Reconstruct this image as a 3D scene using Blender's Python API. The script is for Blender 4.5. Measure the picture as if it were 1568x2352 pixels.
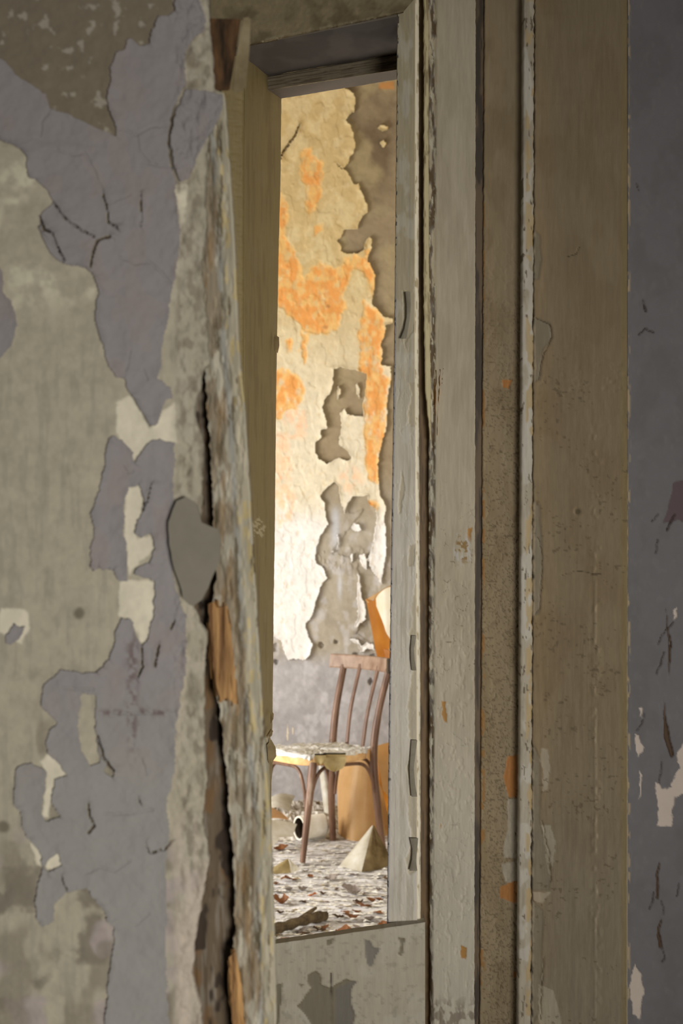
import bpy, bmesh, math, random
import numpy as np
from mathutils import Vector
random.seed(7)
F, CX, CY, EYE = 4300.0, 784.0, 1176.0, 1.62      # focal length in pixels, image centre, eye height
scene = bpy.context.scene
for o in list(bpy.data.objects): bpy.data.objects.remove(o)
C = scene.collection
# ---------------------------------------------------------------- camera
cd = bpy.data.cameras.new('camera'); cam = bpy.data.objects.new('camera', cd); C.objects.link(cam)
cam.location = (0, 0, EYE); cam.rotation_euler = (math.pi/2, 0, 0)
cd.sensor_fit = 'HORIZONTAL'; cd.sensor_width = 36.0; cd.lens = 36.0*F/1568.0
cd.clip_start = .05; cd.clip_end = 60
cd.dof.use_dof = True; cd.dof.focus_distance = 3.6; cd.dof.aperture_fstop = 17
scene.camera = cam
# ---------------------------------------------------------------- world, lights, exposure
w = bpy.data.worlds.new('world'); scene.world = w; w.use_nodes = True
bg = w.node_tree.nodes['Background']; bg.inputs[0].default_value = (.70, .70, .70, 1); bg.inputs[1].default_value = .075
def area(name, loc, target, sx, sy, power, col):
    l = bpy.data.lights.new(name, 'AREA'); l.shape = 'RECTANGLE'; l.size = sx; l.size_y = sy; l.energy = power; l.color = col
    o = bpy.data.objects.new(name, l); C.objects.link(o); o.location = loc
    o.rotation_euler = (Vector(target)-Vector(loc)).to_track_quat('-Z', 'Y').to_euler(); return o
area('window_daylight_left', (-2.62, 7.9, 1.15), (2.6, 8.9, .75), 2.2, 1.5, 168, (1, .985, .96))
area('back_room_fill', (1.55, 4.65, 1.25), (-.1, 10.4, .65), .9, 1.2, 68, (1, .98, .95))  # fill light added inside the room near the doorway, no window there
room = area('room_daylight', (1.2, -3.3, 1.1), (.0, 3.0, 1.38), 1.0, 1.0, 11.2, (1, .965, .89)); room.data.spread = math.radians(37)   # unseen area light behind the viewer, spread narrowed to dim the top and sides
scene.view_settings.view_transform = 'Standard'; scene.view_settings.look = 'None'
scene.view_settings.exposure = 0.0; scene.view_settings.gamma = 1.0; scene.view_settings.use_curve_mapping = False

# ---------------------------------------------------------------- maths helpers
def lin(c):
    c = np.asarray(c, float)/255.0
    return np.where(c <= .04045, c/12.92, ((c+.055)/1.055)**2.4)
_T = np.random.RandomState(3).rand(256, 256)
def vn(x, y, s=0):
    x = np.asarray(x, float)+s*17.31; y = np.asarray(y, float)+s*9.77
    xi = np.floor(x).astype(int); yi = np.floor(y).astype(int); fx = x-xi; fy = y-yi
    fx = fx*fx*(3-2*fx); fy = fy*fy*(3-2*fy)
    a = _T[xi & 255, yi & 255]; b = _T[(xi+1) & 255, yi & 255]; c = _T[xi & 255, (yi+1) & 255]; d = _T[(xi+1) & 255, (yi+1) & 255]
    return (a*(1-fx)+b*fx)*(1-fy)+(c*(1-fx)+d*fx)*fy
def fbm(x, y, s=0, o=4):
    r = 0; a = .5; t = 0
    for k in range(o):
        r = r+a*vn(x, y, s+k*5); t += a; a *= .5; x = np.asarray(x)*2.03; y = np.asarray(y)*2.03
    return r/t
def ss(a, b, x):
    t = np.clip((x-a)/(b-a), 0, 1); return t*t*(3-2*t)
def sdf(px, py, poly, jag=4, js=14, seed=0):
    """signed distance in pixels, positive inside; a fractal warp makes the outline ragged"""
    if jag:
        px, py = px+jag*(fbm(px/js, py/js, seed, 4)-.5)*2, py+jag*(fbm(px/js, py/js, seed+50, 4)-.5)*2
    d = np.full(px.shape, 1e9); ins = np.zeros(px.shape, bool); n = len(poly)
    for i in range(n):
        x0, y0 = poly[i]; x1, y1 = poly[(i+1) % n]; dx, dy = x1-x0, y1-y0; L = dx*dx+dy*dy
        if L == 0: continue
        t = np.clip(((px-x0)*dx+(py-y0)*dy)/L, 0, 1)
        d = np.minimum(d, (px-x0-t*dx)**2+(py-y0-t*dy)**2)
        if y0 != y1:
            ins ^= ((y0 > py) != (y1 > py)) & (px < dx*(py-y0)/dy+x0)
    d = np.sqrt(d); return np.where(ins, d, -d)
def dline(px, py, pts, jag=3, js=10, seed=0):
    if jag: px, py = px+jag*(fbm(px/js, py/js, seed, 3)-.5)*2, py+jag*(fbm(px/js, py/js, seed+50, 3)-.5)*2
    d = np.full(px.shape, 1e9)
    for (x0, y0), (x1, y1) in zip(pts[:-1], pts[1:]):
        dx, dy = x1-x0, y1-y0; t = np.clip(((px-x0)*dx+(py-y0)*dy)/(dx*dx+dy*dy+1e-9), 0, 1)
        d = np.minimum(d, (px-x0-t*dx)**2+(py-y0-t*dy)**2)
    return np.sqrt(d)
def world(px, py, Y): return np.stack([Y*(px-CX)/F, Y+0*px, EYE-Y*(py-CY)/F], -1)
def at(px, py, Y): return Vector((Y*(px-CX)/F, Y, EYE-Y*(py-CY)/F))
def gp(px, py): Y = F*EYE/(py-CY); return Vector((Y*(px-CX)/F, Y, 0))   # pixel on the floor
def cells(px, py, sx, sy, s=0):
    """distance to the nearest border between random cells: crackle lines are where it is near zero"""
    x = px/sx; y = py/sy; xi = np.floor(x).astype(int); yi = np.floor(y).astype(int); f1 = np.full(x.shape, 9.); f2 = f1.copy()
    for i in (-1, 0, 1):
        for j in (-1, 0, 1):
            a = xi+i; b = yi+j; ox = _T[(a+s*7) & 255, (b*3+s) & 255]; oy = _T[(b+s*11) & 255, (a*5+s*3) & 255]
            d = np.maximum(np.abs(a+ox-x), np.abs(b+oy-y))*.5+np.hypot(a+ox-x, b+oy-y)*.5
            n = d < f1; f2 = np.where(n, f1, np.minimum(f2, d)); f1 = np.where(n, d, f1)
    return f2-f1

# ---------------------------------------------------------------- object helpers
def tag(o, label=None, cat=None, group=None, kind=None):
    for k, v in (('label', label), ('category', cat), ('group', group), ('kind', kind)):
        if v: o[k] = v
    return o
def thing(name, label, cat, loc=(0, 0, 0), group=None):
    o = bpy.data.objects.new(name, None); C.objects.link(o); o.location = loc; o.empty_display_size = .05
    return tag(o, label, cat, group)
def link(name, me, mat, parent=None, smooth=True):
    o = bpy.data.objects.new(name, me); C.objects.link(o)
    if mat: me.materials.append(mat)
    if smooth: me.polygons.foreach_set('use_smooth', [True]*len(me.polygons))
    if parent:
        o.parent = parent
        loc = parent.location.copy(); p = parent.parent
        while p: loc += p.location; p = p.parent
        if parent.type == 'EMPTY' or parent.location.length > 0: me.transform(__import__('mathutils').Matrix.Translation(-loc))
    return o
def mesh_np(name, V, Q, mat, parent=None, col=None, smooth=True):
    me = bpy.data.meshes.new(name); me.from_pydata(V.tolist(), [], Q.tolist()); me.update()
    if col is not None:
        at_ = me.color_attributes.new('Col', 'FLOAT_COLOR', 'POINT')
        at_.data.foreach_set('color', np.concatenate([col, np.ones((len(col), 1))], 1).astype(np.float32).ravel())
    return link(name, me, mat, parent, smooth)
def from_bm(name, bm, mat, parent=None, smooth=False):
    me = bpy.data.meshes.new(name); bmesh.ops.recalc_face_normals(bm, faces=bm.faces[:]); bm.to_mesh(me); bm.free()
    o = link(name, me, mat, parent, smooth)
    if smooth: me.set_sharp_from_angle(angle=math.radians(48))
    return o
def add_box(bm, a, b, bev=0):
    v = [bm.verts.new((x, y, z)) for x in (a[0], b[0]) for y in (a[1], b[1]) for z in (a[2], b[2])]
    for f in ((0, 1, 3, 2), (4, 6, 7, 5), (0, 4, 5, 1), (2, 3, 7, 6), (0, 2, 6, 4), (1, 5, 7, 3)): bm.faces.new([v[i] for i in f])
def box(name, a, b, mat, parent=None, bev=0):
    bm = bmesh.new(); add_box(bm, a, b)
    if bev: bmesh.ops.bevel(bm, geom=bm.edges[:], offset=bev, segments=2, affect='EDGES')
    return from_bm(name, bm, mat, parent)

# ---------------------------------------------------------------- materials
def mat_new(name):
    m = bpy.data.materials.new(name); m.use_nodes = True; nt = m.node_tree
    return m, nt, nt.nodes['Principled BSDF']
def relief_mat(name, rough=.85, amt=.16, scale=60, bump=.25, bdist=.002, stretch=(1, 1, 1), crack=0, crack_scale=40, spec=.25):
    """colour comes from the painted-layer attribute, broken up by fine noise; fine grain as bump"""
    m, nt, b = mat_new(name); N = nt.nodes; L = nt.links
    a = N.new('ShaderNodeAttribute'); a.attribute_name = 'Col'
    tc = N.new('ShaderNodeTexCoord'); mp = N.new('ShaderNodeMapping'); mp.inputs['Scale'].default_value = stretch
    L.new(tc.outputs['Object'], mp.inputs[0])
    n = N.new('ShaderNodeTexNoise'); n.inputs['Scale'].default_value = scale; n.inputs['Detail'].default_value = 8; n.inputs['Roughness'].default_value = .65
    L.new(mp.outputs[0], n.inputs['Vector'])
    r = N.new('ShaderNodeMapRange'); r.inputs['From Min'].default_value = .3; r.inputs['From Max'].default_value = .7
    r.inputs['To Min'].default_value = 1-amt; r.inputs['To Max'].default_value = 1+amt; L.new(n.outputs[0], r.inputs[0])
    mx = N.new('ShaderNodeVectorMath'); mx.operation = 'SCALE'; L.new(a.outputs['Color'], mx.inputs[0]); L.new(r.outputs[0], mx.inputs['Scale'])
    L.new(mx.outputs[0], b.inputs['Base Color'])
    bp = N.new('ShaderNodeBump'); bp.inputs['Strength'].default_value = bump; bp.inputs['Distance'].default_value = bdist
    h = n.outputs[0]
    if crack:
        v = N.new('ShaderNodeTexVoronoi'); v.feature = 'DISTANCE_TO_EDGE'; v.inputs['Scale'].default_value = crack_scale
        w_ = N.new('ShaderNodeMix'); w_.data_type = 'VECTOR'; w_.inputs[0].default_value = .04
        L.new(mp.outputs[0], w_.inputs[4]); L.new(n.outputs['Color'], w_.inputs[5]); L.new(w_.outputs[1], v.inputs['Vector'])
        cr = N.new('ShaderNodeMapRange'); cr.inputs['From Max'].default_value = .06; L.new(v.outputs['Distance'], cr.inputs[0])
        ad = N.new('ShaderNodeMath'); ad.operation = 'MULTIPLY_ADD'; ad.inputs[1].default_value = crack; L.new(cr.outputs[0], ad.inputs[0]); L.new(n.outputs[0], ad.inputs[2]); h = ad.outputs[0]
    L.new(h, bp.inputs['Height']); L.new(bp.outputs[0], b.inputs['Normal'])
    b.inputs['Roughness'].default_value = rough; b.inputs['Specular IOR Level'].default_value = spec
    return m
def noise_mat(name, c1, c2, scale=20, rough=.7, stretch=(1, 1, 1), bump=.2, bdist=.002, c3=None, detail=8, spec=.3, lo=.35, hi=.65):
    m, nt, b = mat_new(name); N = nt.nodes; L = nt.links
    tc = N.new('ShaderNodeTexCoord'); mp = N.new('ShaderNodeMapping'); mp.inputs['Scale'].default_value = stretch; L.new(tc.outputs['Object'], mp.inputs[0])
    n = N.new('ShaderNodeTexNoise'); n.inputs['Scale'].default_value = scale; n.inputs['Detail'].default_value = detail; n.inputs['Roughness'].default_value = .6; L.new(mp.outputs[0], n.inputs['Vector'])
    r = N.new('ShaderNodeValToRGB'); L.new(n.outputs[0], r.inputs[0]); e = r.color_ramp.elements
    e[0].position = lo; e[0].color = (*lin(c1), 1); e[1].position = hi; e[1].color = (*lin(c2), 1)
    if c3: x = e.new(hi+.08); x.color = (*lin(c3), 1)
    L.new(r.outputs[0], b.inputs['Base Color'])
    bp = N.new('ShaderNodeBump'); bp.inputs['Strength'].default_value = bump; bp.inputs['Distance'].default_value = bdist; L.new(n.outputs[0], bp.inputs['Height']); L.new(bp.outputs[0], b.inputs['Normal'])
    b.inputs['Roughness'].default_value = rough; b.inputs['Specular IOR Level'].default_value = spec
    return m
M = {}
M['plaster'] = relief_mat('old_plaster', amt=.12, scale=45, bump=.5, bdist=.002)
M['plaster_far'] = relief_mat('far_plaster', amt=.10, scale=22, bump=.35, bdist=.004)
M['wood_relief'] = relief_mat('painted_wood', amt=.09, scale=30, stretch=(4, 4, .6), bump=.3, bdist=.0012, spec=.35, rough=.6)
#M['crackle'] = relief_mat('crackled_paint', amt=.12, scale=60, stretch=(1, 1, 1), bump=.7, bdist=.002, crack=.8, crack_scale=75, spec=.3, rough=.65)
M['bare_wood'] = relief_mat('weathered_wood', amt=.22, scale=40, stretch=(3, 3, .25), bump=.5, bdist=.0015)
M['blue_paint'] = relief_mat('blue_grey_paint', amt=.04, scale=35, bump=.15, bdist=.001, rough=.75)
M['plain_wall'] = noise_mat('plain_plaster', (128, 122, 110), (150, 144, 130), 6)
M['back_room_wall'] = noise_mat('back_room_plaster', (190, 175, 145), (212, 200, 172), 3)
M['chair_wood'] = noise_mat('chair_wood', (86, 60, 44), (122, 92, 72), 30, .4, (1, 1, .15), .25, .001, c3=(156, 134, 116))
M['chair_rail'] = noise_mat('chair_rail_wood', (104, 76, 56), (150, 126, 106), 16, .5, (1, 1, .5), .2, .001)
M['apron'] = noise_mat('seat_apron_wood', (206, 152, 92), (232, 194, 140), 18, .5, (1, 1, 1), .15, .001)
M['chips'] = noise_mat('flaking_white_paint', (190, 184, 174), (240, 238, 232), 60, .8, (1, 1, 1), .6, .004)
M['paper'] = noise_mat('yellowed_paper', (176, 156, 108), (200, 182, 136), 20, .8)
M['white_board'] = noise_mat('white_board', (222, 214, 194), (244, 241, 232), 14, .8, bump=.3)
M['brown_board'] = noise_mat('brown_board_back', (120, 100, 66), (168, 148, 108), 16, .85)
M['lino'] = noise_mat('tan_linoleum', (212, 172, 116), (224, 188, 134), 8, .45, bump=.1, c3=(214, 164, 100))
M['lino_orange'] = noise_mat('orange_linoleum', (188, 118, 34), (208, 142, 52), 6, .45, bump=.1)
M['lino_pale'] = noise_mat('pale_linoleum', (246, 236, 208), (250, 246, 232), 6, .4, bump=.1)
M['leaf'] = noise_mat('dead_leaf', (92, 56, 30), (146, 94, 52), 30, .7, c3=(160, 124, 88))
M['leaf_orange'] = noise_mat('orange_leaf', (176, 88, 22), (206, 116, 40), 30, .6)
M['leaf_grey'] = noise_mat('grey_leaf', (112, 98, 88), (160, 148, 138), 30, .8)
M['leaf_dark'] = noise_mat('dark_leaf', (64, 44, 28), (104, 78, 52), 30, .8)
M['bark'] = noise_mat('stick_bark', (62, 50, 34), (104, 88, 62), 30, .9, bump=.5)
M['splinter'] = noise_mat('raw_split_wood', (104, 72, 40), (196, 152, 98), 50, .7, (3, 3, .2), .9, .003)
M['dark_wood'] = noise_mat('dark_old_wood', (52, 42, 32), (84, 70, 54), 20, .85, (3, 3, .3), .6, .003)
M['grey_flake'] = noise_mat('grey_plaster_flake', (118, 113, 101), (128, 122, 110), 20, .85)
M['paint_curl'] = noise_mat('cream_paint_curl', (168, 160, 142), (190, 184, 168), 30, .6)

# ---------------------------------------------------------------- grid builders
def axis(a, b, step, lo=None, hi=None, coarse=60):
    v = list(np.arange(a, b+step*.5, step))
    if lo is not None and lo < a: v = list(np.linspace(lo, a, max(2, int((a-lo)/coarse)+1)))[:-1]+v
    if hi is not None and hi > v[-1]: v = v+list(np.linspace(v[-1], hi, max(2, int((hi-v[-1])/coarse)+1)))[1:]
    return np.array(v)
def quads(ny, nx, keep=None):
    i = np.arange(ny-1)[:, None]*nx+np.arange(nx-1)[None, :]
    q = np.stack([i, i+nx, i+nx+1, i+1], -1)
    return q[keep] if keep is not None else q.reshape(-1, 4)
def compact(V, Q, col=None):
    u, inv = np.unique(Q, return_inverse=True)
    return V[u], inv.reshape(Q.shape), (None if col is None else col[u])
def relief(name, xs, ys, Yd, hf, cf, mat, parent=None, clip=None):
    """wall surface standing at distance Yd, relief hf (metres towards the viewer's room), colour cf"""
    PX, PY = np.meshgrid(xs, ys); H = hf(PX, PY); keep = None
    if clip is not None:
        d = clip(PX, PY); gy, gx = np.gradient(d, ys, xs); out = d <= 0
        g = np.sqrt(gx*gx+gy*gy)+1e-6; mv = np.minimum(-d/g, 8)
        PXn = np.where(out, PX+gx/g*mv, PX); PYn = np.where(out, PY+gy/g*mv, PY); H = np.where(out, H-.012, H)
        ins = ~out; keep = ins[:-1, :-1] | ins[1:, :-1] | ins[:-1, 1:] | ins[1:, 1:]
    else: PXn, PYn = PX, PY
    V = world(PXn, PYn, Yd); V[..., 1] -= H
    c = cf(PX, PY); V = V.reshape(-1, 3); c = c.reshape(-1, 3); Q = quads(len(ys), len(xs), keep)
    if keep is not None: V, Q, c = compact(V, Q, c)
    return mesh_np(name, V, Q, mat, parent, c)
def labels(keep):
    lab = np.where(keep, np.arange(keep.size).reshape(keep.shape)+1, 0)
    while True:
        p = np.pad(lab, 1); n = np.maximum.reduce([p[1:-1, 1:-1], p[:-2, 1:-1], p[2:, 1:-1], p[1:-1, :-2], p[1:-1, 2:]])
        n = np.where(keep, n, 0)
        # pointer jump to converge quickly
        f = n.ravel(); m_ = f > 0; f2 = f.copy(); f2[m_] = np.maximum(f[m_], f[f[m_]-1]); n = f2.reshape(n.shape)
        if (n == lab).all(): return lab
        lab = n
def layer(name, xs, ys, Yd, base, d, thick, cf, mat, parent, curl=.0, cw=10, under=2.0, minc=60, rest='paint_scrap', side=False, dent=None):
    """a coat of paint over the base relief: every separate flake becomes a part of its own"""
    PX, PY = np.meshgrid(xs, ys); st = float(np.diff(xs).min())
    gy, gx = np.gradient(d, ys, xs); g = np.sqrt(gx*gx+gy*gy)+1e-6; out = d <= 0
    mv = np.minimum(-d/g, st*1.5)+under
    PXn = np.where(out, PX+gx/g*mv, PX); PYn = np.where(out, PY+gy/g*mv, PY)
    cm = ss(.35, .7, fbm(PX/60, PY/60, 91, 2))
    H = base(PX, PY)+np.where(out, -.0008, thick*(.75+.5*fbm(PX/40, PY/40, 33, 2))+curl*(.3+.7*cm)*(.25+.75*np.clip(gx/g+.2*gy/g*-1, 0, 1) if side else 1)*np.exp(-np.maximum(d, 0)/cw))-(0 if dent is None else dent)
    V = world(PXn, PYn, Yd); V[..., 1] -= H; V = V.reshape(-1, 3); c = cf(PX, PY).reshape(-1, 3)
    ins = ~out; keep = ins[:-1, :-1] | ins[1:, :-1] | ins[:-1, 1:] | ins[1:, 1:]
    core = ins[:-1, :-1] & ins[1:, 1:] & ins[:-1, 1:] & ins[1:, :-1]
    lab = labels(keep); ids, cnt = np.unique(lab[lab > 0], return_counts=True); small = []
    for i, n in zip(ids, cnt):
        k = lab == i
        if n < minc: small.append(k); continue
        v, q, cc = compact(V, quads(len(ys), len(xs), k), c); mesh_np(name, v, q, mat, parent, cc)
    if small:
        k = np.logical_or.reduce(small); v, q, cc = compact(V, quads(len(ys), len(xs), k), c)
        o = mesh_np(rest, v, q, mat, parent, cc); o['kind'] = 'stuff'
def mixc(c, col, w_): return c*(1-w_[..., None])+lin(col)*w_[..., None]
def base_col(PX, col): return np.ones(PX.shape+(3,))*lin(col)

ROWS = dict(lo=-420, hi=None)
# ---------------------------------------------------------------- LEFT WALL (near, Y = 1.8)
YL = 1.80
BLUE_TOP = [(461,0),(471,36),(471,71),(443,93),(429,118),(425,150),(429,193),(425,204),(446,205),(514,216),(514,250),(493,296),(464,343),(436,407),(411,420),(404,429),(411,500),(416,536),(411,579),(407,625),(396,668),(388,732),(376,780),(373,841),(365,868),(392,890),(398,915),(384,921),(373,943),(363,976),(347,980),(327,951),(314,925),(294,898),(286,872),(267,868),(245,829),(237,793),(229,768),(221,732),(223,696),(229,675),(220,639),(200,620),(164,614),(136,604),(118,586),(104,561),(93,529),(94,500),(104,482),(125,466),(104,432),(86,418),(71,411),(63,386),(63,361),(46,343),(21,332),(0,325),(-60,330),(-110,300),(-150,240),(-190,190),(-170,120),(-110,70),(-60,100),(0,136),(14,141),(46,179),(107,214),(118,250),(179,271),(221,293),(268,314),(264,286),(245,232),(254,200),(255,150),(268,118),(286,114),(295,86),(304,89),(321,104),(345,100),(352,68),(364,39),(386,36),(400,29),(404,0),(404,-300),(461,-300)]
BLUE_LOW = [(261,1000),(282,1013),(306,1041),(310,1062),(327,1037),(347,1009),(367,1009),(402,1017),(402,1066),(398,1106),(400,1168),(388,1200),(392,1270),(404,1351),(429,1417),(431,1474),(427,1550),(417,1600),(406,1668),(404,1760),(383,1853),(391,1912),(383,1971),(385,2097),(383,2265),(391,2352),(391,2700),(240,2700),(242,2352),(248,2265),(261,2181),(263,2127),(248,2118),(240,2084),(223,2072),(198,2038),(185,2042),(156,2049),(126,2076),(126,2114),(101,2127),(82,2106),(82,2063),(90,2021),(101,1992),(90,1954),(72,1929),(55,1903),(50,1866),(34,1845),(36,1803),(38,1765),(55,1752),(76,1750),(105,1765),(112,1777),(105,1819),(99,1866),(105,1882),(122,1878),(143,1874),(122,1845),(120,1815),(130,1786),(156,1777),(139,1756),(114,1735),(107,1702),(118,1672),(135,1659),(118,1647),(101,1630),(95,1600),(103,1571),(122,1554),(139,1535),(163,1539),(192,1543),(220,1543),(249,1515),(261,1486),(267,1449),(278,1417),(302,1421),(314,1458),(327,1482),(339,1470),(351,1413),(355,1372),(355,1335),(327,1327),(308,1321),(314,1302),(343,1290),(355,1258),(347,1225),(322,1237),(308,1225),(314,1196),(327,1172),(331,1147),(318,1115),(298,1119),(288,1147),(290,1192),(282,1221),(294,1249),(294,1298),(294,1335),(273,1335),(261,1311),(229,1307),(216,1315),(208,1298),(208,1270),(216,1233),(212,1180),(220,1147),(229,1106),(241,1074),(241,1041),(249,1013)]
HOLES_L = [[(189,1592),(223,1600),(219,1659),(227,1718),(231,1748),(210,1756),(189,1718),(181,1668),(185,1634)], [(135,1958),(145,1985),(112,1998),(101,1990)], [(252,1757),(262,1765),(258,1785),(240,1768)]]
BLUE_BITS = [[(-60,560),(0,605),(10,640),(8,670),(25,690),(40,720),(42,750),(30,790),(10,820),(-50,850),(-95,760),(-80,650)], [(15,1455),(35,1432),(60,1440),(50,1465),(28,1482),(14,1478)]]
CRACKS_L = [([(425,204),(400,257),(387,321),(396,379),(411,420)],2.6), ([(93,500),(104,529),(125,540),(136,575),(150,600)],1.6), ([(125,466),(150,500),(180,525),(218,545)],1.6),
 ([(254,545),(226,552),(215,580),(210,612)],2.4), ([(238,450),(247,475),(250,510)],1.8), ([(247,470),(262,464),(300,448)],1.2), ([(325,446),(325,490),(322,520)],1.5), ([(252,512),(272,526)],1.5),
 ([(264,300),(290,300),(315,312),(345,292),(388,288)],.9), ([(315,312),(320,350),(345,378),(392,385)],.9), ([(118,250),(95,280),(93,310)],.8), ([(130,345),(170,358),(195,352),(215,390),(232,430),(240,455)],.9),
 ([(272,590),(310,606),(345,602),(375,630),(396,660)],.8), ([(300,808),(290,850)],1.2), ([(330,850),(340,872)],1.2),
 ([(280,1070),(292,1085),(305,1082)],1), ([(347,1115),(338,1150),(328,1172)],1.6), ([(400,1425),(392,1445)],1.6), ([(366,1480),(356,1530)],2), ([(326,1490),(328,1530),(316,1560)],1.6),
 ([(225,1690),(240,1740),(262,1768)],2), ([(205,1845),(210,1880),(218,1895),(205,1912)],2.2), ([(337,1940),(345,1958),(378,1950),(405,1925)],1.3), ([(145,2010),(155,2042)],1.6), ([(325,1745),(335,1780)],1.1),
 ([(240,1870),(290,1868),(350,1860)],.7), ([(195,2005),(230,1990),(262,2000),(300,1975)],.6), ([(310,2125),(340,2098)],1), ([(319,1830),(325,1845)],1.4), ([(145,1580),(215,1583)],1.0), ([(245,1635),(300,1640),(400,1632)],.6)]
PLASTER_EDGE = [(-700,-500),(474,-500),(475,0),(480,45),(487,90),(490,140),(490,205),(480,260),(478,330),(470,420),(474,520),(462,600),(470,700),(478,780),(482,833),(467,849),(447,943),(465,1013),(463,1100),(461,1200),(455,1300),(443,1392),(473,1453),(470,1580),(469,1676),(475,1802),(465,1887),(480,1975),(467,2055),(452,2139),(440,2240),(459,2307),(463,2352),(463,5200),(-700,5200)]
def h_left(px, py):
    h = .004*(fbm(px/180, py/180, 1, 3)-.5)+.0022*(fbm(px/22, py/22, 2, 4)-.5)
    rough = ss(385, 420, px)
    h = h+rough*.007*(fbm(px/16, py/24, 4, 4)-.5)
    h = h+.0012*ss(320, 345, py+20*fbm(px/30, py/30, 7)-10)*ss(260, 200, px)
    return h
def c_left(px, py):
    n = fbm(px/60, py/60, 11, 4); n2 = fbm(px/20, py/20, 12, 4); n3 = fbm(px/12, py/90, 13, 4)
    c = base_col(px, (166, 158, 140))
    c = mixc(c, (190, 184, 162), ss(.5, .7, n)*ss(760, 640, py))
    c = mixc(c, (156, 149, 133), ss(.45, .65, n2)*.5)
    c = mixc(c, (146, 140, 126), ss(.5, .7, n3)*.5*ss(700, 800, py))
    c = mixc(c, (118, 108, 92), ss(330, 300, py+25*(n2-.5)-.0*px)*ss(-.1, .1, 1-px/460))      # brown scratch coat above
    c = mixc(c, (172, 166, 152), ss(.66, .74, n2)*ss(330, 300, py)*.6)
    c = mixc(c, (112, 104, 92), ss(.5, .68, n)*ss(1750, 2050, py)*.8)
    c = mixc(c, (160, 148, 146), ss(.5, .62, fbm(px/90, py/90, 17, 3))*ss(1850, 2000, py)*.7)
    c = mixc(c, (120, 112, 98), ss(.52, .68, fbm(px/70, py/110, 18, 3))*ss(1500, 1600, py)*.6)
    for p in ([(266,925),(300,905),(345,985),(375,945),(402,925),(408,1015),(350,1012),(312,1062),(285,1015),(268,995)], [(290,1115),(330,1115),(330,1160),(312,1240),(350,1230),(356,1265),(320,1290),(296,1320),(285,1225)],
              [(275,1335),(356,1335),(352,1420),(330,1485),(300,1425),(272,1415)], [(92,1750),(135,1700),(160,1775),(125,1795),(110,1875),(98,1870),(108,1775)], [(0,1395),(60,1400),(70,1440),(50,1480),(20,1460),(0,1450)], [(70,1925),(95,1960),(100,1990),(85,1985)], [(108,1955),(145,1960),(140,1995),(105,1995)], [(398,420),(430,420),(428,470),(420,560),(408,480)]):
        c = mixc(c, (206, 198, 178), ss(-3, 3, sdf(px, py, p, 6, 18, 3)))
    for x, y, r in ((182, 1408, 13), (490, 1320, 6), (8, 1900, 14)):
        c = mixc(c, (96, 88, 74), ss(r+5, r-5, np.hypot(px-x, (py-y))+8*(n2-.5))*.8)
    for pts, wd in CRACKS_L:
        if wd > 1.25: c = mixc(c, (66, 56, 46), ss(wd+3.5, wd, dline(px, py, pts, 3, 12, 25)))   # shade inside the open cracks, painted dark brown on the plaster
    st = ss(385, 420, px)
    c = mixc(c, (168, 160, 144), st*ss(.4, .6, n)); c = mixc(c, (130, 121, 106), st*ss(.48, .72, fbm(px/14, py/30, 19, 4))*.8); c = mixc(c, (186, 172, 158), st*ss(1850, 1950, py)*ss(.4, .6, fbm(px/30, py/200, 20, 3))*.7)
    return c
ys_l = axis(-20, 2372, 3.0, -500, 5040, 120)
xs_l = axis(-20, 530, 3.0, -700, None, 14)
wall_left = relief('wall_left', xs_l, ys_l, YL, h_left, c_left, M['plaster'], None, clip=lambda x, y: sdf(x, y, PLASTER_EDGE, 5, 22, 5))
wall_left['kind'] = 'structure'
xl = axis(-40, 527, 2.3, -230, None, 4); yl = axis(-20, 2380, 2.3); PX, PY = np.meshgrid(xl, yl)
d = np.maximum(sdf(PX, PY, BLUE_TOP, 4, 16, 21), sdf(PX, PY, BLUE_LOW, 5, 15, 22))
for b_ in BLUE_BITS: d = np.maximum(d, sdf(PX, PY, b_, 5, 14, 23))
for hl in HOLES_L: d = np.minimum(d, -sdf(PX, PY, hl, 5, 14, 24))
dent = 0*d
for pts, wd in CRACKS_L:
    q = dline(PX, PY, pts, 3, 12, 25)
    if wd > 1.25: d = np.minimum(d, q-wd*1.15)
    else: dent = dent+.0016*np.exp(-(q/2.2)**2)
def c_blue(px, py):
    n = fbm(px/50, py/70, 31, 4)
    c = base_col(px, (136, 131, 131)); c = mixc(c, (138, 129, 127), ss(.5, .65, n)*.8); c = mixc(c, (140, 138, 134), ss(1500, 1900, py)*.8)
    stn = np.exp(-((px-305-6*(n-.5))/13)**2)*ss(1420, 1500, py)*ss(1800, 1650, py)+np.exp(-((py-1636-14*(n-.5))/8)**2)*ss(215, 250, px)*ss(410, 370, px)
    c = mixc(c, (96, 76, 74), np.clip(stn, 0, 1)*ss(.35, .6, fbm(px/9, py/12, 37, 3))*.75)
    return c
layer('paint_flake', xl, yl, YL, h_left, d, .0026, c_blue, M['blue_paint'], wall_left, curl=.0055, cw=10, under=3, side=True, dent=dent)
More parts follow.
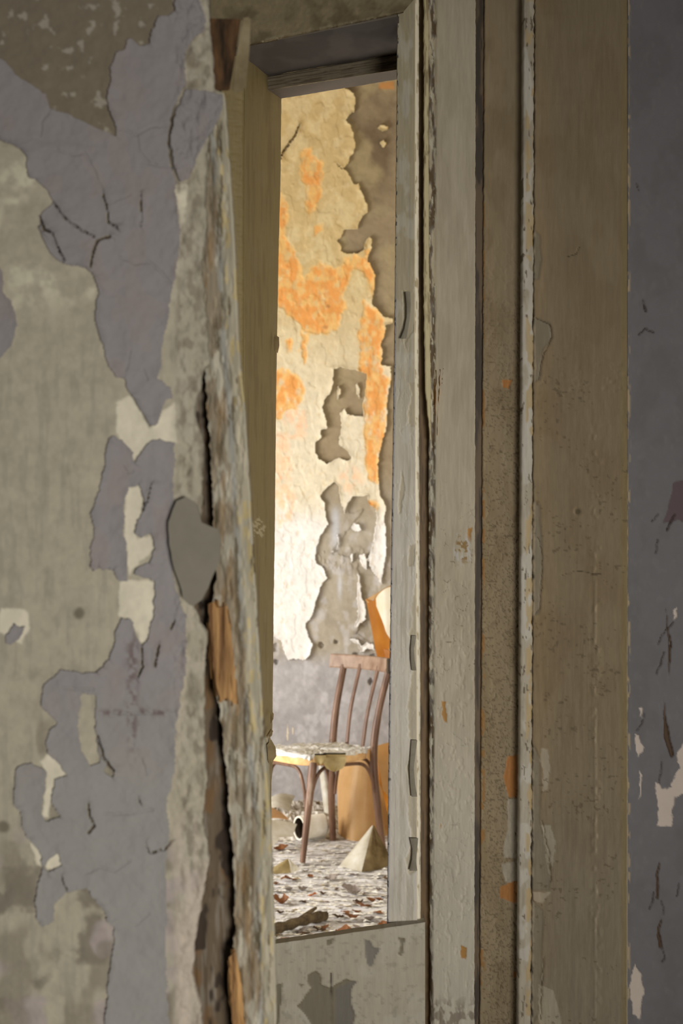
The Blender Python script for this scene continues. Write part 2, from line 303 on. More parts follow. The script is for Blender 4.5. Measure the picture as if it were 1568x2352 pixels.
# dark old board seen in the break between plaster and casing
ST = {}
def strip(name, L_, R_, Y0, Y1, hf, cf, mat, parent=None, step=3.0, rstep=3.0, back=.08, jl=0, jr=0, y0=-20, y1=2372, ylo=-420, yhi=3166, prof=None, seed=0, backl=None):
    """upright board between two edge lines given as (y, x); both flanks return backwards"""
    ys = axis(y0, y1, rstep, ylo, yhi, 90)
    wmax = max(abs(np.interp(0, *zip(*R_))-np.interp(0, *zip(*L_))), abs(np.interp(2000, *zip(*R_))-np.interp(2000, *zip(*L_))))
    n = max(4, int(wmax/step)); u = np.concatenate([[0], np.linspace(0, 1, n), [1]]); flank = np.zeros(len(u)); flank[0] = backl if backl is not None else back; flank[-1] = back
    la = np.interp(ys, *zip(*L_))+jl*(fbm(ys/14, ys*0, seed+1, 4)-.5)*2; ra = np.interp(ys, *zip(*R_))+jr*(fbm(ys/14, ys*0, seed+2, 4)-.5)*2
    U, _ = np.meshgrid(u, ys); PX = la[:, None]*(1-U)+ra[:, None]*U; PY = ys[:, None]+0*U
    iY = (1-U)/Y0+U/Y1; Yd = 1/iY; H = hf(PX, PY)
    if prof: H = H+prof(U)
    V = world(PX, PY, Yd); V[..., 1] += flank[None, :]-H*(flank[None, :] == 0)
    return mesh_np(name, V.reshape(-1, 3), quads(len(ys), len(u)), mat, parent, cf(PX, PY).reshape(-1, 3))
def c_dark(px, py):
    c = base_col(px, (98, 84, 68)); c = mixc(c, (128, 120, 108), ss(.5, .7, fbm(px/8, py/90, 41, 4))*.7); c = mixc(c, (110, 84, 56), ss(.5, .7, fbm(px/40, py/60, 42, 3))*.8)
    return mixc(c, (58, 48, 40), ss(.6, .7, fbm(px/30, py/60, 44, 3)))
trim_1 = strip('trim_1', [(0, 430), (2352, 425)], [(0, 475), (215, 505), (1400, 545), (2352, 590)], 1.895, 1.895, lambda x, y: .004*fbm(x/10, y/80, 43, 4), c_dark, M['bare_wood'], None, yhi=4700, back=.05)
trim_1['kind'] = 'structure'
POST_L = [(-400, 440), (420, 430), (833, 462), (849, 469), (1025, 482), (1209, 490), (1331, 496), (1400, 480), (1453, 475), (1560, 492), (1621, 503), (1803, 522), (1971, 535), (2139, 539), (2223, 524), (2352, 547), (4700, 560)]
POST_R = [(-400, 478), (0, 476), (205, 492), (214, 514), (339, 523), (536, 536), (800, 547), (943, 561), (1270, 580), (1474, 592), (1655, 602), (1887, 620), (2160, 629), (2352, 633), (4700, 640)]
def h_post(px, py):
    r = np.interp(py, *zip(*POST_R)); e = r-px
    return .0012*(fbm(px/9, py/90, 45, 4)-.5)+.002*ss(.5, .7, fbm(px/22, py/60, 46, 3))*ss(14, 22, e)-.0015*ss(.6, .7, fbm(px/9, py/45, 49, 3))
def c_post(px, py):
    r = np.interp(py, *zip(*POST_R)); e = r-px; n = fbm(px/9, py/80, 47, 4); m_ = fbm(px/24, py/70, 48, 4)
    c = base_col(px, (152, 140, 120)); c = mixc(c, (112, 98, 78), ss(.5, .66, n)*.7); c = mixc(c, (186, 180, 164), ss(.5, .6, m_)*.75)
    c = mixc(c, (134, 104, 66), ss(.56, .74, fbm(px/14, py/90, 50, 3))*.6)
    c = mixc(c, (176, 168, 148), ss(36, 22, e+20*(m_-.5))*.9); c = mixc(c, (190, 172, 124), ss(.6, .66, fbm(px/10, py/40, 51, 3))*ss(34, 24, e)*.8)
    c = mixc(c, (146, 150, 150), ss(44, 34, e)*ss(24, 30, e)*.5*ss(.45, .55, m_))
    return mixc(c, (104, 92, 70), ss(.66, .72, n)*.9)
trim_2 = strip('trim_2', POST_L, POST_R, 1.86, 1.84, h_post, c_post, M['bare_wood'], None, back=.035, jl=5, jr=1.2, yhi=4700, seed=60, step=2.5)
trim_2['kind'] = 'structure'
def splinters(parent, spec, Yd, thick, seed, mat):
    """long split pieces of raw wood standing proud of the board"""
    rnd = random.Random(seed)
    for (xa, ya, xb, yb, wd) in spec:
        bm = bmesh.new(); n = 9; ring = []
        for i in range(n):
            t = i/(n-1); cx = xa+(xb-xa)*t+rnd.uniform(-1, 1)*wd*.12; y = ya+(yb-ya)*t; ww = wd*.5*(.25+.75*math.sin(math.pi*min(1, max(0, .08+.86*t)))**.5)*rnd.uniform(.8, 1.1)
            l = at(cx-ww, y, Yd); m2 = at(cx+rnd.uniform(-.3, .3)*ww, y, Yd-thick*rnd.uniform(.7, 1.3)); r = at(cx+ww, y, Yd); k = at(cx, y, Yd+.004)
            ring.append([bm.verts.new(v) for v in (l, m2, r, k)])
        for a_, b_ in zip(ring[:-1], ring[1:]):
            for j in range(4): bm.faces.new((a_[j], a_[(j+1) % 4], b_[(j+1) % 4], b_[j]))
        bm.faces.new(ring[0]); bm.faces.new(ring[-1][::-1])
        from_bm('wood_splinter', bm, mat, parent)
splinters(trim_2, [(486,1385,496,1600,12),(498,1378,508,1612,14),(512,1384,520,1610,14),(526,1400,534,1622,13),(538,1470,545,1618,9),(478,1430,484,1560,8),(536,2180,545,2352,16),(526,2205,533,2330,12),(549,2230,556,2390,10)], 1.855, .006, 5, M['splinter'])
# rounded grey plaster flake lodged in the break
def slab(name, poly, Yd, thick, mat, parent, bow=.0, seed=0, jag=2, tilt=(0, 0), smooth=False):
    """loose piece with a traced outline, real thickness and a slight bow"""
    rnd = random.Random(seed); pts = []
    n = len(poly)
    for i in range(n):
        a_ = poly[i]; b_ = poly[(i+1) % n]; k = max(1, int(math.hypot(b_[0]-a_[0], b_[1]-a_[1])/14))
        for j in range(k):
            t = j/k; pts.append((a_[0]+(b_[0]-a_[0])*t+rnd.uniform(-jag, jag)*.5, a_[1]+(b_[1]-a_[1])*t+rnd.uniform(-jag, jag)*.5))
    cx = sum(p[0] for p in pts)/len(pts); cy = sum(p[1] for p in pts)/len(pts)
    R = max(math.hypot(p[0]-cx, p[1]-cy) for p in pts); bm = bmesh.new(); F_, B_ = [], []
    def pos(x, y, off):
        q = math.hypot(x-cx, y-cy)/R; dY = tilt[0]*(x-cx)/R+tilt[1]*(y-cy)/R-bow*(1-q*q)
        v = at(x, y, Yd+dY); v.y += off; return v
    rings = []
    for s in (1, .66, .33):
        rings.append([bm.verts.new(pos(cx+(x-cx)*s, cy+(y-cy)*s, 0)) for x, y in pts])
    cen = bm.verts.new(pos(cx, cy, 0)); bk = [bm.verts.new(pos(cx+(x-cx)*.985, cy+(y-cy)*.985, thick)) for x, y in pts]; m_ = len(pts)
    for i in range(m_):
        j = (i+1) % m_
        bm.faces.new((rings[0][i], rings[0][j], rings[1][j], rings[1][i])); bm.faces.new((rings[1][i], rings[1][j], rings[2][j], rings[2][i]))
        bm.faces.new((rings[2][i], rings[2][j], cen)); bm.faces.new((rings[0][j], rings[0][i], bk[i], bk[j]))
    bm.faces.new(bk[::-1])
    return from_bm(name, bm, mat, parent, smooth)
slab('raw_wood_patch', [(478,1388),(492,1380),(500,1396),(520,1392),(533,1470),(546,1600),(541,1622),(522,1602),(505,1616),(494,1560),(485,1480)], 1.850, .004, M['splinter'], trim_2, bow=.001, seed=9, jag=4)
slab('raw_wood_patch', [(525,2200),(540,2185),(552,2250),(562,2352),(556,2400),(538,2400),(530,2300)], 1.850, .004, M['splinter'], trim_2, bow=.001, seed=10, jag=4)
slab('plaster_flake', [(404,1150),(428,1142),(452,1158),(463,1200),(500,1215),(508,1240),(503,1290),(490,1322),(478,1350),(462,1378),(441,1392),(420,1372),(412,1340),(398,1300),(388,1250),(386,1200),(396,1170)], 1.785, .008, M['grey_flake'], wall_left, bow=.004, seed=2, jag=2)
# broken end of the casing head at the top of the near wall
bk = thing('broken_casing_block', 'short broken wooden casing end, dark brown inside, high up at the near wall corner', 'wood block', tuple(at(528, 125, 1.87)))
def prism(name, front, back, Y0, Y1, mat, parent, bev=.0015):
    bm = bmesh.new(); a_ = [bm.verts.new(at(x, y, Y0)) for x, y in front]; b_ = [bm.verts.new(at(x, y, Y1)) for x, y in back]; n = len(a_)
    bm.faces.new(a_); bm.faces.new(b_[::-1])
    for i in range(n): bm.faces.new((a_[i], b_[i], b_[(i+1) % n], a_[(i+1) % n]))
    if bev: bmesh.ops.bevel(bm, geom=bm.edges[:], offset=bev, segments=2, affect='EDGES')
    return from_bm(name, bm, mat, parent)
prism('block_core', [(482,42),(552,44),(540,130),(527,208),(493,208),(486,120)], [(482,42),(552,44),(540,130),(527,208),(493,208),(486,120)], 1.85, 1.885, noise_mat('rotten_wood', (40, 30, 20), (100, 72, 46), 50, .9, (2, 2, .5), .8, .004), bk, .001)
prism('painted_edge', [(554,42),(576,38),(572,130),(564,206),(548,214),(529,210),(542,130)], [(554,42),(576,38),(572,130),(564,206),(548,214),(529,210),(542,130)], 1.846, 1.885, noise_mat('aged_cream_paint', (112, 98, 70), (146, 132, 104), 30, .7), bk, .002)
# body of the near wall behind the plaster
o = box('wall_body', (-1.6, 1.84, 0), (at(425, 0, 1.84).x, 1.98, 2.8), M['plain_wall'], wall_left)

# ---------------------------------------------------------------- FAR DOORWAY, right side (Y about 3.3 - 3.6)
def flat(a): return lambda x, y: a*(fbm(x/30, y/90, 71, 4)-.5)
def streak(px, py, c, dark, light, s):
    c = mixc(c, dark, ss(.52, .7, fbm(px/5, py/120, s, 4))*.5); return mixc(c, light, ss(.55, .72, fbm(px/25, py/60, s+3, 4))*.4)
# blue-grey wall
CH = [[(1548,1110),(1535,1160),(1522,1200),(1560,1195),(1640,1230),(1640,1100),(1565,1105)]]
WHITE = [[(1505,1795),(1518,1810),(1540,1812),(1545,1790),(1560,1760),(1552,1730),(1568,1705),(1620,1700),(1620,1800),(1548,1830),(1540,1900),(1508,1898),(1510,1850)], [(1456,2215),(1470,2240),(1478,2270),(1470,2340),(1455,2330),(1446,2270)],
         [(1468,1625),(1475,1625),(1472,1650)], [(1460,1685),(1468,1690),(1478,1720),(1466,1740),(1458,1710)], [(1470,1770),(1475,1780),(1470,1840),(1468,1800)], [(1548,1400),(1556,1395),(1552,1420),(1545,1425)]]
LENS = [[(1524,1600),(1529,1650),(1538,1690),(1547,1735),(1540,1740),(1530,1712),(1525,1690),(1524,1650)], [(1514,1980),(1516,1985),(1511,2010),(1513,2040),(1511,2066),(1506,2064),(1508,2030),(1506,2005)], [(1519,2110),(1520,2118),(1514,2140),(1519,2165),(1522,2180),(1514,2178),(1509,2150),(1510,2130)], [(1528,1395),(1533,1440),(1543,1490),(1536,1480),(1530,1440)], [(1538,1455),(1541,1480),(1539,1520),(1536,1560),(1534,1510)]]
CR_R = [([(1548,1180),(1530,1220)],1.6), ([(1522,2180),(1528,2200),(1520,2210)],.7), ([(1518,2066),(1524,2100)],.7), ([(1500,2050),(1492,2090)],.8), ([(1560,2030),(1552,2060)],.9), ([(1462,1680),(1475,1660),(1480,1640)],.6), ([(1520,1750),(1512,1800)],.7), ([(1508,1480),(1518,1462),(1543,1430)],1), ([(1525,1500),(1515,1530),(1508,1548)],.9), ([(1465,770),(1480,755),(1500,765)],1), ([(1478,690),(1482,715)],1), ([(1462,420),(1466,438)],.8), ([(1512,1240),(1505,1270)],.9), ([(1495,1200),(1510,1180)],.8)]
def h_rw(px, py):
    h = .003*(fbm(px/120, py/160, 72, 3)-.5)+.0008*(fbm(px/12, py/12, 73, 3)-.5)
    for p in WHITE+CH: h = h-.0016*ss(-1.5, 1.5, sdf(px, py, p, 5, 12, 74))
    for p, wd in CR_R: h = h-.006*ss(wd+1.5, wd-1, dline(px, py, p, 4, 12, 75))
    for p in LENS: h = h-.006*ss(-1, 2, sdf(px, py, p, 2, 12, 79))
    return h
def c_rw(px, py):
    n = fbm(px/60, py/100, 76, 4); c = base_col(px, (112, 109, 111)); c = mixc(c, (104, 101, 102), ss(.45, .65, n)*.6); c = mixc(c, (140, 136, 134), ss(.6, .76, fbm(px/14, py/22, 77, 4))*.10)
    for p in CH: c = mixc(c, (96, 82, 84), ss(-1.5, 1.5, sdf(px, py, p, 5, 12, 74)))
    for p in WHITE: c = mixc(c, (198, 184, 172), ss(-1.5, 1.5, sdf(px, py, p, 5, 12, 74)))
    for p, wd in CR_R: c = mixc(c, (60, 46, 40), ss(wd+1.2, wd-1, dline(px, py, p, 4, 12, 75)))
    for p in LENS: c = mixc(c, (84, 66, 50), ss(-1, 1, sdf(px, py, p, 2, 12, 79)))
    ed = ss(1450, 1443, px); c = mixc(c, (168, 150, 122), ed*ss(.56, .64, fbm(px/6, py/30, 78, 3)))
    return c
xs_r = axis(1441, 1590, 2.5, None, 3400, 120); ys_r = axis(-20, 2372, 3, -420, 3285, 90)
wall_right = relief('wall_right', xs_r, ys_r, 3.30, h_rw, c_rw, M['blue_paint']); wall_right['kind'] = 'structure'
box('wall_body', (at(1443, 0, 3.3).x+.03, 3.31, 0), (2.02, 3.75, 2.9), M['plain_wall'], wall_right)
# wide splayed lining board beside the wall
BD = [([(1230,730),(1262,745),(1268,775),(1250,810),(1236,870)],1.0), ([(1300,590),(1325,582),(1332,565)],.8), ([(1235,1235),(1245,1262),(1246,1320),(1240,1400),(1228,1410)],.8), ([(1250,2200),(1245,2260),(1242,2340)],1), ([(1290,1322),(1320,1312),(1380,1318)],.7), ([(1245,1885),(1250,1910),(1262,1960),(1264,2025)],1)]
BCH = [[(1242,1720),(1258,1722),(1264,1760),(1256,1815),(1244,1818),(1248,1780),(1240,1750)], [(1243,1895),(1262,1895),(1275,1930),(1268,1990),(1262,2020),(1252,1960)], [(1222,2050),(1265,2050),(1245,2075),(1228,2070)], [(1236,2260),(1272,2275),(1290,2352),(1290,2420),(1240,2420)]]
CURL = [[(1226,730),(1262,740),(1268,775),(1248,800),(1240,870),(1228,878)], [(1226,1150),(1240,1160),(1246,1290),(1240,1410),(1226,1415)], [(1224,1710),(1240,1740),(1240,1880),(1262,1990),(1262,2045),(1222,2045)], [(1224,2070),(1246,2090),(1246,2200),(1238,2330),(1222,2352)], [(1226,530),(1240,540),(1244,600),(1236,640),(1226,640)]]
def h_bd(px, py):
    h = .0022*(fbm(px/60, py/200, 81, 3)-.5)+.0006*(fbm(px/6, py/70, 82, 4)-.5)*ss(1200, 1800, py)+.0008*(fbm(px/9, py/12, 83, 3)-.5)*ss(750, 850, py)-.0012*ss(.62, .68, fbm(px/16, py/8, 107, 3))*ss(830, 870, py+(px-1300)*.2)*ss(960, 900, py+(px-1300)*.2)
    for p in CURL: h = h-.0022*ss(-1.2, 1.2, sdf(px, py, p, 3, 14, 84))
    for p, wd in BD: h = h-.002*ss(wd+1.5, wd-.8, dline(px, py, p, 3, 12, 85))
    h = h+.002*(ss(.6, .7, fbm(px/14, py/18, 86, 3)))*np.exp(-((px-1368)/14)**2)*ss(950, 1000, py)
    h = h+.0016*np.exp(-((px-1366)/3)**2)*ss(1100, 1250, py)*ss(.35, .5, fbm(px/20, py/50, 88, 2))
    h = h-.003*ss(10, 5, np.hypot(px-1326, py-1175))
    return h
def c_bd(px, py):
    c = base_col(px, (160, 143, 116)); c = mixc(c, (150, 131, 103), ss(.45, .65, fbm(px/60, py/120, 87, 4))*.6); c = mixc(c, (136, 120, 98), ss(.5, .7, fbm(px/5, py/120, 108, 4))*.35*ss(1200, 1700, py))
    c = mixc(c, (162, 154, 138), ss(1500, 2300, py)*.5)
    for p in CURL: c = mixc(c, (150, 142, 126), ss(-1.2, 1.2, sdf(px, py, p, 3, 14, 84))*.8)
    for p in BCH: c = mixc(c, (188, 178, 158), ss(-1.5, 1.5, sdf(px, py, p, 4, 10, 89)))
    c = mixc(c, (160, 140, 98), ss(1420, 1434, px)*.6)
    c = mixc(c, (112, 98, 78), ss(.66, .74, fbm(px/9, py/7, 90, 3))*ss(.5, .6, fbm(px/60, py/60, 109, 2))*ss(700, 900, py)*.6)
    for p, wd in BD: c = mixc(c, (80, 68, 54), ss(wd+1, wd-.8, dline(px, py, p, 3, 12, 85))*.8)
    return mixc(c, (90, 80, 62), ss(9, 4, np.hypot(px-1326, py-1175))*.7)
BO_L = [(-400, 1229), (0, 1229), (800, 1226), (1600, 1224), (2352, 1222), (3300, 1220)]; BO_R = [(-400, 1446), (0, 1446), (1200, 1442), (2352, 1440), (3300, 1438)]
trim_3 = strip('trim_3', BO_L, BO_R, 3.45, 3.30, h_bd, c_bd, M['wood_relief'], None, step=2.5, jr=1, jl=2.5, seed=91, back=.06)
trim_3['kind'] = 'structure'
def c_bead(px, py):
    c = base_col(px, (176, 166, 148)); c = mixc(c, (150, 138, 118), ss(.5, .65, fbm(px/9, py/60, 92, 4))*.5); c = mixc(c, (194, 188, 176), ss(.52, .58, fbm(px/30, py/70, 106, 3))*.7)
    return mixc(mixc(c, (178, 154, 108), ss(.5, .54, fbm(px/30, py/60, 93, 3))*ss(1204, 1210, px)*.8), (110, 98, 80), ss(.72, .78, fbm(px/5, py/20, 110, 3)))
trim_4 = strip('trim_4', [(-400, 1203), (0, 1203), (800, 1199), (2352, 1190), (3300, 1187)], [(-400, 1227), (0, 1226), (800, 1223), (2352, 1219), (3300, 1216)], 3.41, 3.41, lambda x, y: .0016*(fbm(x/6, y/30, 94, 4)-.5), c_bead, M['wood_relief'], None, step=2.2, prof=lambda U: .002*np.sin(np.pi*U)**.5, back=.04, jr=3.2, jl=.8, seed=95)
trim_4['kind'] = 'structure'
OR_ = [[(1166,1738),(1194,1733),(1194,1830),(1168,1832),(1155,1785)], [(1148,2036),(1190,2022),(1190,2070),(1180,2074),(1148,2062)], [(1152,872),(1176,872),(1168,892),(1154,890)], [(1184,2180),(1194,2160),(1194,2200)], [(1180,2232),(1194,2230),(1192,2248),(1178,2245)]]
FL2 = [[(1166,1835),(1194,1835),(1192,1975),(1155,1968),(1166,1900)], [(1150,1985),(1190,1975),(1190,2030),(1162,2026)], [(1160,615),(1200,610),(1198,700),(1162,700)], [(1158,1020),(1200,1020),(1200,1075),(1160,1075)]]
def h_ck(px, py):
    n = fbm(px/7, py/9, 96, 3); a = ss(300, 700, py)
    wx = px+5*(fbm(px/9, py/9, 97, 3)-.5); wy = py+5*(fbm(px/9, py/9, 98, 3)-.5)
    cr = ss(.10, 0, cells(wx, wy, 15, 12, 1))*ss(.42, .55, fbm(px/50, py/130, 126, 2)+.10*ss(600, 1700, py))+ss(.06, 0, cells(wx, wy, 34, 40, 2))
    h = .0008*a*(n-.5)-.0014*a*cr+.0012*(fbm(px/40, py/100, 99, 2)-.5)
    for p in OR_: h = h-.0016*ss(-1.2, 1.2, sdf(px, py, p, 2, 10, 100))
    for p in FL2: h = h-.001*ss(-1.2, 1.2, sdf(px, py, p, 3, 10, 102))
    return h
def c_ck(px, py):
    c = base_col(px, (150, 135, 110)); c = mixc(c, (134, 118, 92), ss(.45, .65, fbm(px/40, py/90, 101, 4))*.6)
    wx = px+5*(fbm(px/9, py/9, 97, 3)-.5); wy = py+5*(fbm(px/9, py/9, 98, 3)-.5)
    cr = ss(.08, 0, cells(wx, wy, 15, 12, 1))*ss(.42, .55, fbm(px/50, py/130, 126, 2)+.10*ss(600, 1700, py))+ss(.05, 0, cells(wx, wy, 34, 40, 2))*.6
    c = mixc(c, (84, 70, 50), np.clip(cr, 0, 1)*ss(400, 1000, py)*.55); c = mixc(c, (92, 78, 58), ss(.66, .72, fbm(px/5, py/3.5, 103, 3))*ss(600, 1000, py)*.6)
    for p in FL2: c = mixc(c, (172, 164, 150), ss(-1.2, 1.2, sdf(px, py, p, 3, 10, 102))*.8*ss(1500, 1700, py))
    for p in OR_: c = mixc(c, (172, 120, 70), ss(-1.2, 1.2, sdf(px, py, p, 2, 10, 100)))
    c = mixc(c, (150, 114, 70), ss(1116, 1110, px)*ss(.58, .64, fbm(px/20, py/30, 104, 3)))
    return c
trim_5 = strip('trim_5', [(-400, 1114), (0, 1114), (800, 1110), (2352, 1103), (3300, 1100)], [(-400, 1206), (0, 1206), (2352, 1194), (3300, 1190)], 3.50, 3.455, h_ck, c_ck, M['wood_relief'], None, step=2.2, jl=1.5, seed=105, back=.10)
trim_5['kind'] = 'structure'
# jamb of the frame with its raw weathered edge
JCH = [[(1014,1610),(1022,1612),(1028,1660),(1020,1658),(1014,1640)], [(1058,2172),(1072,2176),(1070,2204),(1058,2200)], [(1010,1890),(1014,1895),(1010,1905)], [(1074,1215),(1084,1210),(1080,1245),(1072,1240)]]
def h_jb(px, py):
    h = .0016*(fbm(px/40, py/160, 111, 3)-.5)+.0006*(fbm(px/4, py/50, 112, 3)-.5)
    h = h-.0013*ss(.645, .66, fbm(px/9, py/20, 113, 3))*ss(1200, 1500, py)
    for p in JCH: h = h-.0015*ss(-1, 1, sdf(px, py, p, 3, 9, 114))
    h = h-.001*ss(.045, 0, cells(px+6*(fbm(px/8, py/8, 127, 3)-.5), py, 30, 34, 3))*ss(.5, .6, fbm(px/24, py/40, 128, 3))*ss(1000, 1400, py)
    e = px-(998-.004*py); return h-.003*ss(7, 0, e)*(.3+fbm(px/5, py/22, 115, 3))
def c_jb(px, py):
    c = base_col(px, (188, 176, 153)); c = mixc(c, (174, 162, 138), ss(.45, .65, fbm(px/30, py/120, 116, 4))*.6); c = mixc(c, (96, 84, 64), ss(.035, 0, cells(px+6*(fbm(px/8, py/8, 127, 3)-.5), py, 30, 34, 3))*ss(.5, .6, fbm(px/24, py/40, 128, 3))*ss(1000, 1400, py)*.8); c = mixc(c, (202, 195, 180), ss(1300, 2200, py)*.7)
    n = fbm(px/6, py/34, 117, 4); e = px-(999-.004*py)
    c = mixc(c, (118, 110, 100), ss(8, 0, e)*ss(.4, .55, n)); c = mixc(c, (96, 78, 56), ss(8, 0, e)*ss(.56, .66, n)); c = mixc(c, (190, 184, 164), ss(.62, .7, fbm(px/6, py/20, 118, 3))*ss(10, 4, e))
    for p in JCH: c = mixc(c, (178, 132, 72), ss(-1, 1, sdf(px, py, p, 3, 9, 114)))
    blob = ss(34, 14, np.hypot((px-1062)*1.3, (py-1262)*.75)+22*(fbm(px/7, py/8, 119, 3)-.5)); c = mixc(c, (196, 190, 182), blob*ss(.42, .5, n)); c = mixc(c, (150, 122, 78), blob*ss(.55, .6, fbm(px/7, py/9, 120, 3)))
    return mixc(c, (120, 106, 90), ss(2270, 2330, py)*ss(.45, .6, fbm(px/12, py/16, 121, 3))*.7)
trim_6 = strip('trim_6', [(-400, 984), (0, 984), (800, 986), (1600, 988), (2352, 990), (3300, 992)], [(-400, 1092), (0, 1092), (2352, 1089), (3300, 1088)], 3.45, 3.43, h_jb, c_jb, M['wood_relief'], None, step=2, rstep=2.5, jr=1.6, jl=2, seed=122, back=.16)
trim_6['kind'] = 'structure'
splinters(trim_6, [(1002,850,999,955,8),(1010,848,1008,930,8),(1018,846,1015,885,7),(1006,900,1004,1000,4),(998,870,996,930,4)], 3.455, .012, 8, M['splinter'])
# cream inner edge strip with a splintered foot, then the dark groove
def c_cr(px, py): 
    c = base_col(px, (206, 192, 150)); return mixc(c, (132, 112, 78), ss(.55, .68, fbm(px/3, py/50, 123, 4))*.8)
trim_7 = strip('trim_7', [(-400, 974), (0, 974), (700, 974), (900, 978), (960, 984), (990, 987), (1010, 988)], [(-400, 984), (0, 984), (600, 985), (900, 989), (1010, 990)], 3.44, 3.44, lambda x, y: .001*(fbm(x/3, y/40, 124, 3)-.5), c_cr, M['wood_relief'], None, step=2, jl=1.3, seed=125, back=.03, y1=1004, yhi=1010)
trim_7['kind'] = 'structure'
box('groove_back', tuple(at(940, 0, 3.58).x if i == 0 else (3.56 if i == 1 else 0) for i in range(3)), (at(1135, 0, 3.6).x, 3.64, 2.9), M['dark_wood'], trim_6)

# ---------------------------------------------------------------- DOOR: glass gone, one stile and the bottom panel remain
SPL = [(-400, 917), (0, 913), (160, 912), (600, 908), (1000, 903), (1400, 897), (1700, 893), (2130, 889), (3300, 884)]
SM = [(-400, 952), (0, 952), (800, 951), (1500, 955), (2130, 957), (3300, 960)]
PEEL = [[(952,1340),(945,1400),(947,1440),(938,1455),(950,1480),(949,1530),(938,1590),(936,1620),(938,1690),(945,1705),(940,1745),(934,1765),(942,1800),(938,1830),(936,1880),(942,1900),(945,1940),(930,1975),(938,2010),(955,2000),(962,1700),(960,1340)], [(925,668),(962,668),(950,760),(935,778),(930,800),(926,740)],
        [(938,880),(944,900),(942,925),(936,950),(940,980),(955,980),(955,880)], [(922,1080),(930,1120),(920,1180),(914,1180),(918,1120)], [(940,1250),(936,1300),(950,1300),(955,1250)]]
def h_st(px, py):
    h = .0008*(fbm(px/6, py/80, 131, 4)-.5)+.001*(fbm(px/30, py/90, 132, 2)-.5)
    for i, p in enumerate(PEEL): h = h-.0022*ss(-1, 1, sdf(px, py, p, 3, 9, 133))
    h = h-.0009*ss(.05, 0, cells(px+5*(fbm(px/7, py/7, 134, 3)-.5), py, 16, 48, 5))*ss(.46, .56, fbm(px/20, py/60, 128, 3))*ss(500, 900, py)
    return h
def c_st(px, py):
    c = base_col(px, (194, 181, 150)); c = mixc(c, (226, 218, 205), ss(500, 1300, py)*.95); c = streak(px, py, c, (180, 170, 150), (226, 220, 208), 135)  # lower half painted lighter, standing in for light bounced from the back room
    for p in PEEL: c = mixc(c, (192, 180, 152), ss(-1, 1, sdf(px, py, p, 3, 9, 133))*.7)
    e = px-np.interp(py, *zip(*SPL)); c = mixc(c, (136, 136, 150), ss(5, 2, e)*ss(500, 800, py)*.6); c = mixc(c, (84, 86, 92), ss(4, 1, e)*ss(.6, .66, fbm(px/4, py/8, 136, 3)))
    return mixc(c, (110, 104, 96), ss(5, 2, np.hypot(px-894, py-1790)))
door = thing('door_1', 'cream flaking door whose glass is gone, bottom panel chipped', 'door', tuple(at(800, 2400, 3.45))); 
for k in ('label', 'category'): del door[k]
door['kind'] = 'structure'
strip('stile', SPL, [(y, x+1) for y, x in SM], 3.475, 3.455, h_st, c_st, M['wood_relief'], door, step=2, rstep=2.2, back=.03, jl=.8, seed=137)
strip('glazing_bead', SM, [(-400, 962), (0, 962), (800, 961), (1500, 965), (2130, 966), (3300, 968)], 3.465, 3.465, lambda x, y: .0008*(fbm(x/3, y/30, 138, 3)-.5), lambda x, y: mixc(base_col(x, (236, 228, 208)), (170, 152, 116), ss(.6, .7, fbm(x/3, y/26, 139, 3))*.8), M['wood_relief'], door, step=2, prof=lambda U: .003*np.sin(np.pi*U), back=.05, jr=1, seed=140)
gr = lambda x, y: mixc(base_col(x, (104, 82, 52)), (74, 58, 38), ss(.45, .65, fbm(x/3, y/80, 129, 4)))
o = strip('trim_12', [(-400, 958), (3300, 962)], [(-400, 990), (3300, 994)], 3.488, 3.488, lambda x, y: .001*fbm(x/3, y/80, 130, 3), gr, M['wood_relief'], None, step=3, back=.02); o['kind'] = 'structure'
o = strip('trim_13', [(-400, 1086), (3300, 1084)], [(-400, 1120), (3300, 1112)], 3.515, 3.515, lambda x, y: .001*fbm(x/3, y/80, 130, 3), lambda x, y: mixc(base_col(x, (92, 76, 56)), (54, 44, 34), ss(.45, .6, fbm(x/9, y/90, 149, 4))), M['wood_relief'], None, step=3, back=.02); o['kind'] = 'structure'
# curled paint on the stile
def curl(name, pts, Yd, wpx, mat, parent, lift=.012):
    """ribbon of paint still attached at its right side and curling away at its left"""
    bm = bmesh.new(); rows = []
    for (x, y, k) in pts:
        r = []
        for j in range(5):
            t = j/4; a_ = t*k; r.append(bm.verts.new(at(x-wpx*t*math.cos(a_*.8), y, Yd-.001-lift*math.sin(a_)*t)))
        rows.append(r)
    for a_, b_ in zip(rows[:-1], rows[1:]):
        for j in range(4): bm.faces.new((a_[j], a_[j+1], b_[j+1], b_[j]))
    bmesh.ops.solidify(bm, geom=bm.faces[:], thickness=.0006)
    return from_bm(name, bm, mat, parent, True)
curl('paint_curl', [(942,670,.9),(943,700,1.1),(941,730,1.3),(937,755,1.2),(933,778,.6)], 3.452, 15, M['paint_curl'], door, .006)
curl('paint_curl', [(958,1700,.4),(954,1730,.8),(950,1765,1),(953,1800,.8),(958,1830,.4)], 3.452, 14, M['paint_curl'], door, .005)
curl('paint_curl', [(960,1925,.4),(958,1950,1.2),(955,1975,1.4),(958,2000,.5)], 3.452, 20, M['paint_curl'], door, .007)
curl('paint_curl', [(956,1460,.3),(951,1490,.9),(952,1515,.8),(956,1540,.3)], 3.452, 11, M['paint_curl'], door, .005)
